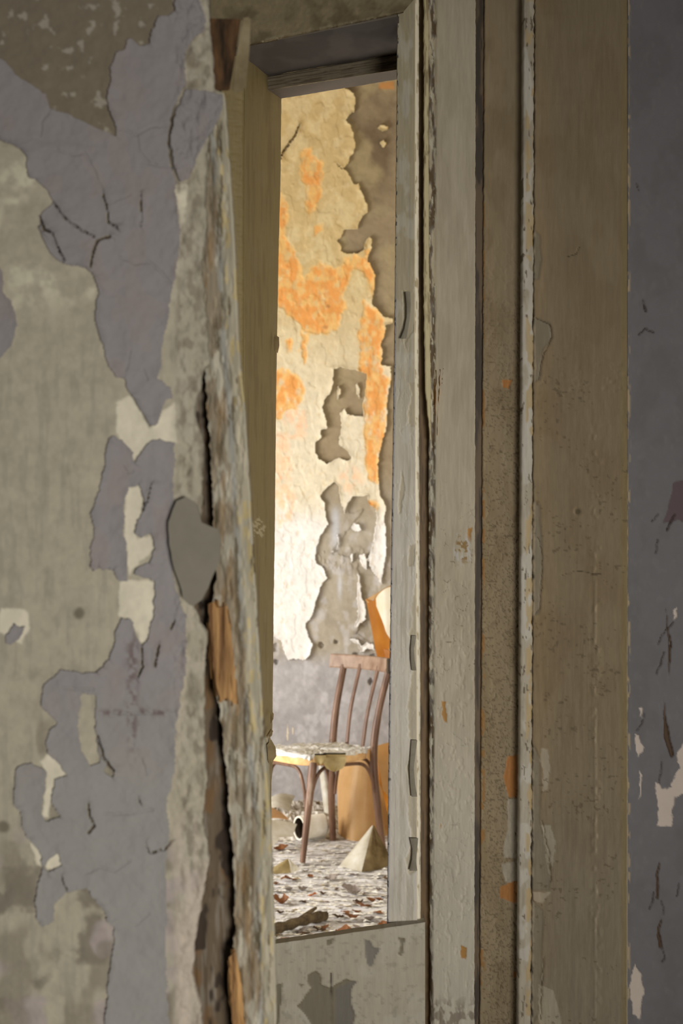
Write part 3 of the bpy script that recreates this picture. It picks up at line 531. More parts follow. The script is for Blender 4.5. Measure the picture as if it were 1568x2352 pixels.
# bottom panel
PST = [[(725,2228),(735,2236),(738,2262),(760,2270),(778,2256),(795,2248),(818,2256),(807,2274),(804,2302),(815,2331),(813,2352),(813,2460),(700,2460),(712,2352),(698,2325),(683,2311),(701,2285),(715,2271),(704,2253),(706,2239)], [(837,2157),(850,2160),(862,2178),(874,2180),(862,2196),(851,2222),(843,2215),(838,2185)], [(628,2265),(648,2258),(646,2285),(640,2330),(630,2420)], [(748,2158),(764,2154),(762,2165),(750,2172)], [(688,2262),(698,2260),(692,2272)], [(914,2152),(932,2158),(925,2185),(922,2196),(914,2190),(922,2172)]]
def h_pn(px, py):
    h = .0012*(fbm(px/70, py/110, 141, 3)-.5)+.0004*(fbm(px/5, py/30, 142, 3)-.5)
    for p in PST: h = h-.0016*ss(-1.5, 1.5, sdf(px, py, p, 4, 14, 143))
    h = h-.004*ss(2.5, .5, dline(px, py, [(760,2235),(758,2300),(760,2700)], 2, 20, 144)); return h-.0012*ss(1.8, .4, dline(px, py, [(702,2175),(698,2200),(700,2235)], 2, 20, 144))
def c_pn(px, py):
    c = base_col(px, (182, 172, 153)); c = mixc(c, (192, 184, 168), ss(.5, .65, fbm(px/60, py/60, 145, 4))*.6); c = mixc(c, (140, 132, 116), ss(.62, .72, fbm(px/10, py/10, 146, 4))*.4)
    for i, p in enumerate(PST):
        w_ = ss(-1.5, 1.5, sdf(px, py, p, 4, 14, 143)); c = mixc(c, (126, 116, 96) if i != 1 else (128, 122, 112), w_)
    w_ = ss(-1.5, 1.5, sdf(px, py, [(770,2275),(818,2250),(812,2352),(812,2450),(770,2450)], 4, 14, 147))*ss(-1.5, 1.5, sdf(px, py, PST[0], 4, 14, 143)); c = mixc(c, (118, 112, 102), w_)
    return mixc(c, (70, 60, 48), ss(2, .5, dline(px, py, [(760,2235),(758,2300),(760,2700)], 2, 20, 144)))
us = np.linspace(0, 1, 120); top = 2168+(2118-2168)*us; vs = np.concatenate([[0], [0], np.linspace(0, 1, 90), [1.35, 1.8, 2.6, 3.6, 4.3]])
U, Vv = np.meshgrid(us, vs); ch = 1.5*(fbm(us*20, us*0, 148, 3)-.5)
PXp = 500+(976-500)*U; topx = 2168+(2118-2168)*((PXp-628)/(976-628)); PYp = topx+(2378-topx)*Vv+ch[None, :]*(Vv < .02)
Hp = h_pn(PXp, PYp); back_ = np.zeros_like(PXp); back_[0, :] = .035; back_[1, :] = .0
Vp = world(PXp, PYp, 3.43); Vp[..., 1] += back_-Hp; Vp[0, :, 2] = Vp[1, :, 2]; Vp[..., 2] = np.maximum(Vp[..., 2], .01)
mesh_np('bottom_panel', Vp.reshape(-1, 3), quads(len(vs), len(us)), M['wood_relief'], door, c_pn(PXp, PYp).reshape(-1, 3))

# ---------------------------------------------------------------- head of the doorway
def patch(name, P, nu, nv, hf, cf, mat, parent=None, n=(0, -1, 0)):
    u = np.linspace(0, 1, nu); v = np.linspace(0, 1, nv); U, V_ = np.meshgrid(u, v); px, py, Yd = P(U, V_)
    W = world(px, py, Yd)+np.array(n)*hf(px, py)[..., None]
    return mesh_np(name, W.reshape(-1, 3), quads(nv, nu), mat, parent, cf(px, py).reshape(-1, 3))
def ln(x, x0, y0, x1, y1): return y0+(y1-y0)*(x-x0)/(x1-x0)
def e1(x): return ln(x, 575, 105, 912, 38)
def e2(x): return ln(x, 575, 182, 912, 124)
def e3(x): return ln(x, 575, 213, 912, 160)
def e4(x): return ln(x, 575, 238, 912, 182)
def Yh(x, a): return a+.10*(912-x)/337
def c_lt(px, py): 
    c = base_col(px, (150, 136, 106)); c = mixc(c, (124, 110, 84), ss(.4, .65, fbm(px/60, py/60, 151, 4))); return mixc(c, (184, 174, 146), ss(14, 0, e1(px)-py)*ss(.4, .6, fbm(px/9, py/9, 152, 4)))
def lx(U, V_): return 440+(912+np.clip((38-(-520+545*V_**.6))*.87, 0, 80)-440)*U
lin_ = patch('trim_8', lambda U, V_: (lx(U, V_), np.where(V_ > .985, e1(440+510*U)+3*(fbm(U*45, V_*0, 153, 4)-.5), -520+(e1(440+510*U)+520)*V_**.6), Yh(440+510*U, 3.40)+np.where(V_ > .985, .02, 0)), 170, 120, lambda x, y: .004*(fbm(x/40, y/40, 154, 4)-.5)+.0025*(fbm(x/8, y/6, 155, 3)-.5), c_lt, M['plaster'])
lin_['kind'] = 'structure'
def c_sf(px, py): return mixc(base_col(px, (112, 106, 104)), (98, 92, 90), ss(.4, .65, fbm(px/50, py/30, 156, 3)))
s1 = patch('soffit', lambda U, V_: (440+476*U, e1(440+476*U)+(e2(440+476*U)-e1(440+476*U))*V_, (Yh(440+476*U, 3.42)+.30*V_)), 100, 30, lambda x, y: .001*(fbm(x/30, y/10, 157, 3)-.5), c_sf, M['blue_paint'], lin_, n=(0, 0, -1))
def c_md(px, py): return mixc(base_col(px, (116, 106, 88)), (88, 76, 60), ss(.5, .65, fbm(px/40, (py-e2(px))/3, 158, 4)))
def h_md(px, py):
    t = (py-e2(px))/(e3(px)-e2(px)); return .006*ss(.0, .12, t)*ss(.5, .38, t)+.003*ss(.55, .6, t)*ss(.95, .85, t)
s2 = patch('head_moulding', lambda U, V_: (440+540*U, e2(440+540*U)+(e3(440+540*U)-e2(440+540*U))*V_, Yh(440+540*U, 3.72)), 120, 26, h_md, c_md, M['wood_relief'], lin_)
s3 = patch('head_board', lambda U, V_: (440+540*U, e3(440+540*U)+(e4(440+540*U)-e3(440+540*U))*V_+(V_ > .95)*1.5*(fbm(U*30, 0*U, 159, 3)-.5), Yh(440+540*U, 3.72)+.12*V_), 120, 12, lambda x, y: .0005*fbm(x/9, y/9, 160, 2), lambda x, y: base_col(x, (118, 108, 98)), M['wood_relief'], lin_, n=(0, 0, -1))
box('wall_body', (-2.8, 3.56, 2.60), (2.02, 3.95, 4.6), M['plain_wall'], lin_)
# left jamb of the far doorway, seen along its depth
def c_ol(px, py):
    c = base_col(px, (150, 134, 92)); c = streak(px, py, c, (120, 104, 66), (154, 140, 104), 161); c = mixc(c, (196, 186, 152), ss(-2, 2, sdf(px, py, [(576,1200),(596,1190),(612,1205),(606,1232),(585,1238)], 6, 8, 163))*ss(.45, .55, fbm(px/5, py/5, 164, 3)))
    return c
def h_ol(px, py): return .001*(fbm(px/14, py/60, 162, 3)-.5)-.0015*ss(.68, .7, fbm(px/5, py/9, 165, 3))
JR = [(-400, 648), (230, 645), (400, 643), (600, 638), (780, 635), (900, 633), (1200, 630), (1400, 627), (1600, 625), (1690, 624), (1694, 619), (1705, 620), (1760, 625), (1800, 622), (1900, 621), (2050, 620), (2165, 628), (3300, 626)]
trim_9 = strip('trim_9', [(-400, 562), (0, 562), (1000, 560), (3300, 556)], JR, 3.62, 3.92, h_ol, c_ol, M['wood_relief'], None, step=2.5, back=.03, jr=.6, seed=166, yhi=3040)
trim_9['kind'] = 'structure'
trim_10 = strip('trim_10', [(-400, 470), (0, 470), (3300, 470)], [(-400, 560), (0, 560), (3300, 556)], 3.585, 3.60, h_ol, lambda x, y: base_col(x, (150, 132, 88)), M['wood_relief'], None, step=5, back=.04, yhi=3040)
trim_10['kind'] = 'structure'
trim_11 = strip('trim_11', [(1600, 575), (1693, 600), (3300, 596)], [(1693, 615), (1800, 617), (2352, 620), (3300, 620)], 3.60, 3.60, h_post, lambda x, y: streak(x, y, base_col(x, (186, 176, 148)), (150, 126, 80), (204, 198, 180), 168), M['wood_relief'], None, step=2, back=.05, jr=2, jl=2, y0=1694, ylo=1694, yhi=3040, seed=169)
trim_11['kind'] = 'structure'
for p, yy in (([(612,1712),(622,1698),(632,1716),(634,1736),(628,1748),(622,1762),(616,1748)], 3.59), ([(624,1632),(629,1640),(628,1652),(621,1662),(620,1640)], 3.80), ([(622,1672),(627,1680),(620,1692),(612,1690)], 3.80), ([(633,768),(640,775),(642,795),(637,812),(631,805),(630,785)], 3.88)):
    slab('paint_curl', p, yy, .002, M['brown_board'], trim_11 if yy < 3.7 else trim_9, bow=.006, seed=int(p[0][0]))
fw = box('wall_front', (-2.8, 3.60, 0), (at(556, 0, 3.62).x-.004, 3.92, 2.66), M['plain_wall']); fw['kind'] = 'structure'
fw2 = box('wall_partition', (2.02, 3.62, 0), (2.6, 3.92, 4.6), M['plain_wall']); fw2['kind'] = 'structure'

# ---------------------------------------------------------------- BACK ROOM
YB = 10.5
CREAM = [(794,203),(814,215),(817,238),(814,261),(801,268),(796,279),(809,292),(813,315),(817,343),(804,363),(801,376),(789,389),(801,399),(812,424),(824,422),(828,435),(835,450),(845,475),(842,491),(830,506),(823,514),(822,528),(804,529),(789,529),(784,549),(775,555),(784,562),(784,577),(799,583),(819,583),(835,576),(837,557),(847,543),(855,552),(854,570),(847,588),(845,600),(855,618),(863,634),(860,654),(860,674),(855,700),(870,713),(880,728),(902,733),(905,745),(886,748),(884,771),(874,791),(880,811),(876,838),(898,841),(900,861),(890,921),(890,943),(885,999),(876,1026),(869,1068),(871,1104),(874,1137),(887,1165),(882,1187),(887,1214),(887,1275),(882,1303),(876,1344),(868,1330),(849,1303),(843,1286),(857,1234),(865,1192),(863,1170),(846,1159),(843,1140),(810,1142),(796,1165),(791,1181),(780,1148),(777,1118),(766,1107),(749,1123),(735,1140),(746,1156),(749,1181),(755,1206),(735,1234),(724,1275),(727,1292),(741,1300),(752,1325),(736,1351),(726,1384),(718,1417),(702,1433),(708,1458),(718,1479),(713,1504),(703,1517),(672,1514),(662,1517),(652,1499),(647,1473),(634,1466),(600,1440),(575,1480),(540,1440),(500,1380),(470,1250),(490,1100),(440,980),(400,860),(430,700),(380,560),(420,420),(390,300),(450,180),(480,60),(760,60),(785,150)]
CHOLE = [[(766,849),(788,845),(805,851),(821,855),(840,861),(838,905),(832,927),(832,955),(799,952),(793,935),(780,949),(782,985),(777,1021),(791,1032),(807,1051),(799,1057),(782,1051),(766,1054),(752,1065),(735,1054),(724,1037),(724,1018),(738,1007),(738,988),(752,985),(749,963),(742,943),(746,919),(760,902),(766,880)]]
CBITS = [[(820,1315),(826,1320),(830,1364),(841,1399),(841,1422),(828,1433),(815,1445),(812,1436),(820,1417),(818,1377)], [(800,1463),(823,1466),(830,1482),(841,1473),(858,1477),(860,1493),(843,1488),(828,1501),(820,1480),(803,1470)], [(775,888),(780,885),(783,905),(777,920),(772,915)], [(814,884),(820,880),(828,900),(826,918),(818,905)], [(804,1212),(812,1200),(826,1206),(831,1218),(820,1222),(808,1218)], [(757,1268),(768,1262),(768,1270)], [(802,1275),(812,1268),(812,1290),(804,1295)], [(822,1275),(836,1270),(845,1290),(840,1310),(828,1300)], [(775,1225),(778,1235),(778,1260),(774,1255)], [(893,300),(890,290),(870,288),(866,296),(876,305)], [(870,330),(880,322),(888,330),(880,342)]]
OR1 = [[(697,345),(715,340),(716,360),(738,370),(741,420),(733,460),(722,480),(712,500),(705,470),(700,430),(690,415),(693,370)], [(480,440),(640,440),(655,450),(662,480),(658,520),(655,545),(668,555),(680,580),(690,620),(700,650),(712,620),(735,600),(748,610),(770,620),(800,590),(835,590),(850,600),(862,635),(860,660),(855,680),(848,650),(835,625),(815,612),(800,640),(790,680),(790,710),(780,740),(760,765),(720,770),(700,760),(680,740),(660,720),(640,700),(480,690)],
       [(835,690),(870,715),(885,760),(876,790),(880,811),(876,838),(880,860),(892,871),(890,921),(885,999),(870,1060),(866,1110),(845,1100),(835,1060),(840,1000),(836,930),(843,870),(825,850),(828,800),(822,770),(830,740)], [(480,850),(660,850),(690,870),(700,900),(690,930),(660,940),(640,960),(480,990)], [(835,578),(852,572),(850,586),(840,590)], [(725,520),(745,512),(740,530),(722,545)], [(845,1150),(862,1150),(868,1170),(850,1165)], [(655,780),(670,776),(668,805),(658,808)], [(690,760),(705,770),(703,840),(692,820)]]
OR2 = [[(480,1000),(650,1000),(670,1060),(665,1120),(685,1150),(665,1190),(630,1215),(480,1230)], [(655,940),(700,950),(700,1000),(665,1010)], [(780,1090),(810,1070),(830,1100),(800,1130)]]
def h_bw(px, py):
    h = .012*(fbm(px/120, py/160, 171, 3)-.5)+.006*(fbm(px/14, py/14, 172, 4)-.5)
    for p in ([(836,1170),(800,1180),(796,1165),(820,1135),(845,1140),(866,1190),(850,1290),(760,1270)], [(828,1435),(845,1432),(856,1450),(852,1475),(835,1468),(815,1455)], [(820,1290),(870,1330),(875,1400),(845,1400),(830,1340)]): h = h-.010*ss(-2, 2, sdf(px, py, p, 5, 16, 173))
    for x, y, r in ((632, 1488, 8), (737, 1482, 6), (772, 1474, 4), (818, 1508, 8), (858, 1512, 9), (852, 1565, 6), (634, 1520, 5)): h = h-.03*ss(r+2, r-2, np.hypot(px-x, py-y)+6*(fbm(px/6, py/6, 175, 2)-.5))
    return h+.006*(ss(.6, .7, fbm(px/9, py/12, 176, 3)))*ss(1240, 1270, py)*ss(1320, 1300, py)
def c_bw(px, py):
    n = fbm(px/40, py/40, 177, 4)
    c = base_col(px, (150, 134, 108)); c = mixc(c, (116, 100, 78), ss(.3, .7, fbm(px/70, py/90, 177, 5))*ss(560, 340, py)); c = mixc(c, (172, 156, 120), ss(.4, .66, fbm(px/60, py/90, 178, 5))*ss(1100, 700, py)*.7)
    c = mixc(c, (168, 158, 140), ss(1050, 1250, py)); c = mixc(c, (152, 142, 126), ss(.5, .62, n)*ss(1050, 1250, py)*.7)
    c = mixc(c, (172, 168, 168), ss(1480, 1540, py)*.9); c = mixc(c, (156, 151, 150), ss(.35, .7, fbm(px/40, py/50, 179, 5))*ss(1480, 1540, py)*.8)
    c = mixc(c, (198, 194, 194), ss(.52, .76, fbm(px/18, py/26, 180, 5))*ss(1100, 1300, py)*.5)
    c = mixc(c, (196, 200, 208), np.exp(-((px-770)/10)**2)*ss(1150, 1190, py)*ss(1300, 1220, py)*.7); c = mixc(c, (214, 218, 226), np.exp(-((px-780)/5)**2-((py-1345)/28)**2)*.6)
    c = mixc(c, (196, 130, 60), ss(-2, 2, sdf(px, py, [(868,192),(905,186),(905,205),(870,204)], 4, 8, 181))*.7)
    c = mixc(c, (232, 214, 180), ss(1.2, .4, np.minimum(dline(px, py, [(660,1665),(660,1700)], 2, 5, 182), dline(px, py, [(672,1672),(672,1685)], 2, 5, 182))))
    return c
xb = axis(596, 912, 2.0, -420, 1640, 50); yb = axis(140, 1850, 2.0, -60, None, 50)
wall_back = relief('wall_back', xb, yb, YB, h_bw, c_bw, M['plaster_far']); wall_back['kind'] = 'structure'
xc = axis(560, 914, 2.0, 330, None, 3.5); yc = axis(130, 1530, 2.0, 50, None, 8); PX, PY = np.meshgrid(xc, yc)
d = sdf(PX, PY, CREAM, 3, 9, 185)
for p in CHOLE: d = np.minimum(d, -sdf(PX, PY, p, 3, 9, 186))
for p in CBITS: d = np.maximum(d, sdf(PX, PY, p, 3, 6, 187))
for p, wd in ([(775,378),(783,388),(790,389)], 1), ([(688,288),(680,310),(665,330),(650,350),(645,368)], 1.8): d = np.minimum(d, dline(PX, PY, p, 2, 8, 188)-wd)
def c_crm(px, py):
    n = fbm(px/26, py/30, 191, 4); n2 = fbm(px/9, py/16, 192, 4)
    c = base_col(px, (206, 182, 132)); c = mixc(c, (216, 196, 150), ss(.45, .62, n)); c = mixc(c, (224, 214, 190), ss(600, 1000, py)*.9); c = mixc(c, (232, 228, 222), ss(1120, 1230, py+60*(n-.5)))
    for p in OR2: c = mixc(c, (244, 200, 164), ss(-12, 8, sdf(px, py, p, 12, 20, 193))*ss(.3, .6, n2)*.85)
    for p in OR1:
        s_ = sdf(px, py, p, 8, 14, 194); c = mixc(c, (234, 188, 116), ss(-5, 2, s_+8*(n2-.5))*(.3+.6*ss(.3, .5, n2))); c = mixc(c, (230, 158, 84), ss(-2, 7, s_)*ss(.30, .66, fbm(px/9, py/14, 199, 5)+.35*(n-.5))*.9)
    for x, y, r in ((753, 704, 7), (748, 752, 9)): c = mixc(c, (150, 110, 70), ss(r, 0, np.hypot(px-x, (py-y)*1.3)+5*(n2-.5))*.6)
    c = mixc(c, (210, 178, 124), ss(.68, .74, fbm(px/6, py/9, 195, 3))*.3)
    return c
def h_cr2(px, py):
    h = h_bw(px, py)*.5+.004*(fbm(px/22, py/40, 196, 4)-.5)+.0025*(fbm(px/6, py/9, 197, 3)-.5)+.003*ss(.52, .54, fbm(px/24, py/40, 198, 3))
    for p in OR1: h = h-.004*ss(-1, 2, sdf(px, py, p, 8, 14, 194))
    return h+.005
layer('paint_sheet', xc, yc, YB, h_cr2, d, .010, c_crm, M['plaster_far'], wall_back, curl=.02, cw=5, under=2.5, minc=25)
for nm, a_, b_ in (('wall_back_room_right', (2.6, 3.62, 0), (2.7, 10.7, 4.6)),):
    o = box(nm, a_, b_, M['back_room_wall']); o['kind'] = 'structure'
bm = bmesh.new()
for a_, b_ in (((-2.8, 3.9, 0), (-2.7, 6.8, 4.6)), ((-2.8, 9.0, 0), (-2.7, 10.7, 4.6)), ((-2.8, 6.8, 0), (-2.7, 9.0, .4)), ((-2.8, 6.8, 1.9), (-2.7, 9.0, 4.6))): add_box(bm, a_, b_)
o = from_bm('wall_back_room_left', bm, M['back_room_wall']); o['kind'] = 'structure'
o = box('ceiling', (-2.8, 3.55, 4.6), (2.7, 10.7, 4.7), M['back_room_wall']); o['kind'] = 'structure'
# floor: old boards under plaster dust, a relief mesh
YF = axis(6.9, 10.55, .012, -3.2, None, .4); XF = axis(-.55, .45, .010, -3.0, 3.0, .25); GX, GY = np.meshgrid(XF, YF)
def floor_h(x, y): return -.012+.007*(fbm(x*3, y*9, 201, 4))+.005*ss(.55, .62, fbm(x*6, y*26, 202, 3))+.003*fbm(x*30, y*40, 203, 3)
GZ = floor_h(GX, GY)-.004*(np.abs(((GY+.01*fbm(GX*2, GY, 205, 2))/.125) % 1-.5) > .46)
n = fbm(GX*5, GY*22, 204, 4); n2 = fbm(GX*22, GY*60, 206, 4)
cf_ = base_col(GX, (212, 209, 207)); cf_ = mixc(cf_, (186, 181, 176), ss(.4, .66, n)*.7); cf_ = mixc(cf_, (96, 84, 72), ss(.62, .68, fbm(GX*9, GY*70, 206, 4))*.7); cf_ = mixc(cf_, (74, 60, 44), (np.abs((GY/.125) % 1-.5) > .47)*ss(.45, .55, fbm(GX*3, GY*3, 207, 2))*1.0)
floor = mesh_np('floor', np.stack([GX, GY, GZ], -1).reshape(-1, 3), quads(len(YF), len(XF))[:, ::-1], M['plaster_far'], None, cf_.reshape(-1, 3)); floor['kind'] = 'structure'

# ---------------------------------------------------------------- CHAIR
def tube(bm, pts, rad, seg=12, flat_=1.0, ax=None):
    """sweep with a radius per point; flat_ squashes it across axis ax"""
    P = [Vector(p) for p in pts]; rings = []; up = None
    for i, p in enumerate(P):
        t = (P[min(i+1, len(P)-1)]-P[max(i-1, 0)]).normalized()
        a_ = (Vector(ax) if ax else Vector((.31, .87, .2))); a_ = (a_-t*a_.dot(t)).normalized(); b_ = t.cross(a_)
        r = rad[i] if isinstance(rad, (list, tuple)) else rad
        rings.append([bm.verts.new(p+a_*math.cos(2*math.pi*k/seg)*r*flat_+b_*math.sin(2*math.pi*k/seg)*r) for k in range(seg)])
    for a_, b_ in zip(rings[:-1], rings[1:]):
        for k in range(seg): bm.faces.new((a_[k], a_[(k+1) % seg], b_[(k+1) % seg], b_[k]))
    bm.faces.new(rings[0][::-1]); bm.faces.new(rings[-1])
def bez(p, n=14):
    out = []
    P = [Vector(q) for q in p]; P = [P[0]*2-P[1]]+P+[P[-1]*2-P[-2]]
    for i in range(1, len(P)-2):
        for k in range(n):
            t = k/n; a_, b_, c_, d_ = P[i-1:i+3]
            out.append(.5*((2*b_)+(c_-a_)*t+(2*a_-5*b_+4*c_-d_)*t*t+(3*b_-a_-3*c_+d_)*t**3))
    return out+[P[-2]]
OX, OY = -.09, 8.954; R2 = Vector((.6, -.8, 0)); F2 = Vector((-.8, -.6, 0))
chair = thing('chair', 'old brown wooden chair with spindle back and flaking white seat standing on the littered floor', 'chair', (OX, OY, 0))
def cp(s, t, z): return Vector((OX, OY, z))+R2*s+F2*t
for s in (-1, 1):   # rear legs run on up as back posts
    bm = bmesh.new(); tube(bm, bez([cp(s*.20, -.21, 0), cp(s*.185, -.19, .2), cp(s*.165, -.18, .45), cp(s*.168, -.205, .65), cp(s*.178, -.262, .865)], 8), [.017]*8+[.018]*8+[.0185]*8+[.017]*9, 12); from_bm('back_post', bm, M['chair_wood'], chair, True)
for s in (-1, 1):
    bm = bmesh.new(); tube(bm, bez([cp(s*.19, .255, 0), cp(s*.182, .22, .22), cp(s*.17, .18, .455)], 8), [.0135+.0075*i/16 for i in range(17)], 12); from_bm('leg', bm, M['chair_wood'], chair, True)
for s in (-.062, .075):
    bm = bmesh.new(); tube(bm, bez([cp(s*.9, -.185, .47), cp(s, -.215, .66), cp(s*1.05, -.278, .875)], 8), .0075, 8, 1.5, R2); from_bm('spindle', bm, M['chair_wood'], chair, True)
bm = bmesh.new(); rr = []      # curved crest rail
for i in range(25):
    s = -.245+.43*i/24; t = -.285+.055*(s/.245)**2
    q = [cp(s, t+dt, z) for dt, z in ((-.011, .852), (.008, .850), (.011, .857), (.003, .911), (0, .917), (-.018, .917), (-.021, .911))]
    rr.append([bm.verts.new(v) for v in q])
for a_, b_ in zip(rr[:-1], rr[1:]):
    for j in range(7): bm.faces.new((a_[j], a_[(j+1) % 7], b_[(j+1) % 7], b_[j]))
bm.faces.new(rr[0][::-1]); bm.faces.new(rr[-1]); from_bm('crest_rail', bm, M['chair_rail'], chair)
bm = bmesh.new(); q_ = [[bm.verts.new(cp(s, -.285+.055*(.19/.245)**2+dt, z)) for dt, z in ((.012, .848), (.010, .919), (-.026, .921), (-.022, .850))] for s in (.183, .204)]
for j in range(4): bm.faces.new((q_[0][j], q_[0][(j+1) % 4], q_[1][(j+1) % 4], q_[1][j]))
bm.faces.new(q_[0][::-1]); bm.faces.new(q_[1]); bmesh.ops.bevel(bm, geom=bm.edges[:], offset=.003, segments=2, affect='EDGES')
o = from_bm('rail_end', bm, M['dark_wood'], chair); o['label'] = 'dark worn end grain of the top rail'
def seat_outline(k=1.0, n=48):
    o_ = []
    for i in range(n):
        a_ = 2*math.pi*i/n; c_, s_ = math.cos(a_), math.sin(a_); e = .55
        x = math.copysign(abs(c_)**e, c_); y = math.copysign(abs(s_)**e, s_); hw = .185+.028*y
        o_.append((x*hw*k, .022+y*.215*k))
    return o_
bm = bmesh.new(); prev = None                           # seat rim (apron)
for k, z in ((.93, .438), (1.0, .442), (1.015, .462), (1.0, .483), (.9, .484)):
    r = [bm.verts.new(cp(s, t, z)) for s, t in seat_outline(k)]
    if prev:
        for j in range(48): bm.faces.new((prev[j], prev[(j+1) % 48], r[(j+1) % 48], r[j]))
    else: bm.faces.new(r[::-1])
    prev = r
bm.faces.new(prev); from_bm('seat_rim', bm, M['apron'], chair, True)
bm = bmesh.new(); rnd = random.Random(4); prev = None; cen = bm.verts.new(cp(0, .02, .492))   # flaking white seat panel, rough top
for k in (.12, .24, .36, .48, .6, .7, .8, .88, .95, 1.0, 1.02):
    r = []
    for s, t in seat_outline(k*(1 if k < .9 else 1), 72):
        kk = 1+rnd.uniform(-.03, .03)*(k > .9); z = .490+rnd.uniform(-.004, .005) if k < 1.01 else .474+rnd.uniform(-.010, .004)
        r.append(bm.verts.new(cp(s*kk, .022+(t-.022)*kk, z)))
    for j in range(72):
        if prev: bm.faces.new((prev[j], prev[(j+1) % 72], r[(j+1) % 72], r[j]))
        else: bm.faces.new((cen, r[j], r[(j+1) % 72]))
    prev = r
o = from_bm('seat_panel', bm, M['chips'], chair); o['label'] = 'white flaking paint on the seat'
# bentwood braces
def brace(a_, b_, za, zt, inset=.0):
    m_ = [a_(0), a_(1), a_(2)]
def arch(s0, t0, s1, t1, z0=.235, zt=.432):
    p = []
    for i in range(25):
        u = i/24; w_ = .5-.5*math.cos(math.pi*u) if False else u
        hgt = 1-abs(2*u-1)**3.2; wq = .5+(math.copysign(abs(2*u-1)**.55, 2*u-1))*.5
        p.append(cp(s0+(s1-s0)*wq, t0+(t1-t0)*wq, z0+(zt-z0)*hgt))
    bm = bmesh.new(); tube(bm, p, .0085, 8); from_bm('bentwood_brace', bm, M['chair_wood'], chair, True)
arch(.185, .215, .182, -.185); arch(.175, .222, -.175, .222); arch(-.185, .215, -.182, -.185); arch(.165, -.195, -.165, -.195)
# seat scraps
def sheet_mesh(name, grid, mat, parent=None, thick=.003, smooth=True, label=None):
    bm = bmesh.new(); R_ = [[bm.verts.new(p) for p in row] for row in grid]
    for a_, b_ in zip(R_[:-1], R_[1:]):
        for j in range(len(a_)-1): bm.faces.new((a_[j], a_[j+1], b_[j+1], b_[j]))
    bmesh.ops.solidify(bm, geom=bm.faces[:], thickness=thick); return from_bm(name, bm, mat, parent, smooth)
def drape(x0, x1, yb, Yt, lean, seed, zt=.497):
    """torn paper lying on the seat edge and hanging over it"""
    rnd = random.Random(seed); g = []
    for i in range(9):
        v = i/8; row = []
        for j in range(9):
            u = j/8; half = (x1-x0)/2*(1 if v < .55 else max(.12, (1-((v-.55)/.45)**2)**.5)); mid = (x0+x1)/2
            x = mid+(u-.5)*2*half
            if v < .3: p = at(x, 1176, Yt); p.z = zt+.004; p.y = Yt+(.3-v)*.22; p.x = p.y*(x-CX)/F
            else:
                p = at(x, 1735+(yb-1735)*(v-.3)/.7, Yt-.012-lean*math.sin((v-.3)*2)-.008*math.sin(u*6+seed)*v)
            row.append(p)
        g.append(row)
    return g
o = sheet_mesh('paper_scrap', drape(742, 794, 1772, 8.63, .02, 1), M['paper'], None, .0015); tag(o, 'broad yellowed paper scrap hanging over the front edge of the chair seat', 'paper', 'paper scraps on the seat')
o = sheet_mesh('paper_scrap', drape(722, 748, 1756, 8.60, .03, 3), M['paper'], None, .0015); tag(o, 'narrow curled paper strip hanging left of the broad scrap on the chair seat', 'paper', 'paper scraps on the seat')
bm = bmesh.new()
rnd = random.Random(12)
for i in range(150):    # tiny paint chips on the seat
    s, t = rnd.uniform(-.17, .19), rnd.uniform(-.17, .22); a_ = rnd.uniform(0, 6.3); L_ = rnd.uniform(.006, .02); c_ = cp(s, t, .496+rnd.uniform(0, .003))
    v = [bm.verts.new(c_+Vector((math.cos(a_+k*1.6+rnd.uniform(-.3, .3))*L_*(.6+.4*(k % 2)), math.sin(a_+k*1.6)*L_, rnd.uniform(-.001, .006)))) for k in range(4)]; bm.faces.new(v)
bmesh.ops.solidify(bm, geom=bm.faces[:], thickness=.0008)
o = from_bm('seat_paint_chips', bm, M['white_board'], chair); o['kind'] = 'stuff'

# ---------------------------------------------------------------- bent linoleum sheets by the back wall
def lofted(name, cols, mat, parent, thick=.004, nv=10):
    """cols: list of (top point, bottom point)"""
    n = len(cols); g = []
    T = bez([c_[0] for c_ in cols], 6); B = bez([c_[1] for c_ in cols], 6)
    for k in range(nv+1): g.append([t.lerp(b, k/nv) for t, b in zip(T, B)])
    return sheet_mesh(name, g, mat, parent, thick)
t1 = thing('linoleum_sheet', 'large tan sheet of floor covering standing bent behind the chair legs', 'floor covering', (.1, 9.7, 0))
def gz(px, py, Y, z=0): v = at(px, py, Y); return v
lofted('sheet_body', [(at(772,1745,9.55), gp(777,1917)+Vector((0, 0, .002))), (at(800,1735,9.38), gp(800,1930)), (at(835,1725,9.32), gp(838,1931)), (at(868,1712,9.36), gp(862,1926)), (at(905,1702,9.45), gp(900,1915)), (at(960,1690,9.6), gp(950,1900))], M['lino'], t1)
lofted('folded_flap', [(at(866,1790,9.30), at(868,1745,9.32)), (at(880,1815,9.24), at(885,1850,9.24)), (at(905,1840,9.2), at(910,1905,9.22)), (at(940,1850,9.25), at(940,1915,9.28))], M['lino_orange'], t1)
t2 = thing('linoleum_sheet', 'orange and cream curled sheet leaning high against the back wall at the right', 'floor covering', (.2, 9.9, 0))
lofted('orange_inner_face', [(at(840,1375,10.1), at(868,1525,10.05)), (at(856,1380,9.95), at(880,1516,10.0)), (at(866,1372,9.9), at(890,1500,9.95)), (at(880,1420,9.85), at(900,1490,9.9)), (at(915,1480,9.85), at(925,1560,9.9))], M['lino_orange'], t2)
lofted('cream_outer_face', [(at(863,1374,9.86), at(864,1392,9.84)), (at(872,1362,9.82), at(880,1432,9.80)), (at(890,1350,9.80), at(892,1462,9.78)), (at(930,1340,9.8), at(930,1500,9.78))], M['lino_pale'], t2)
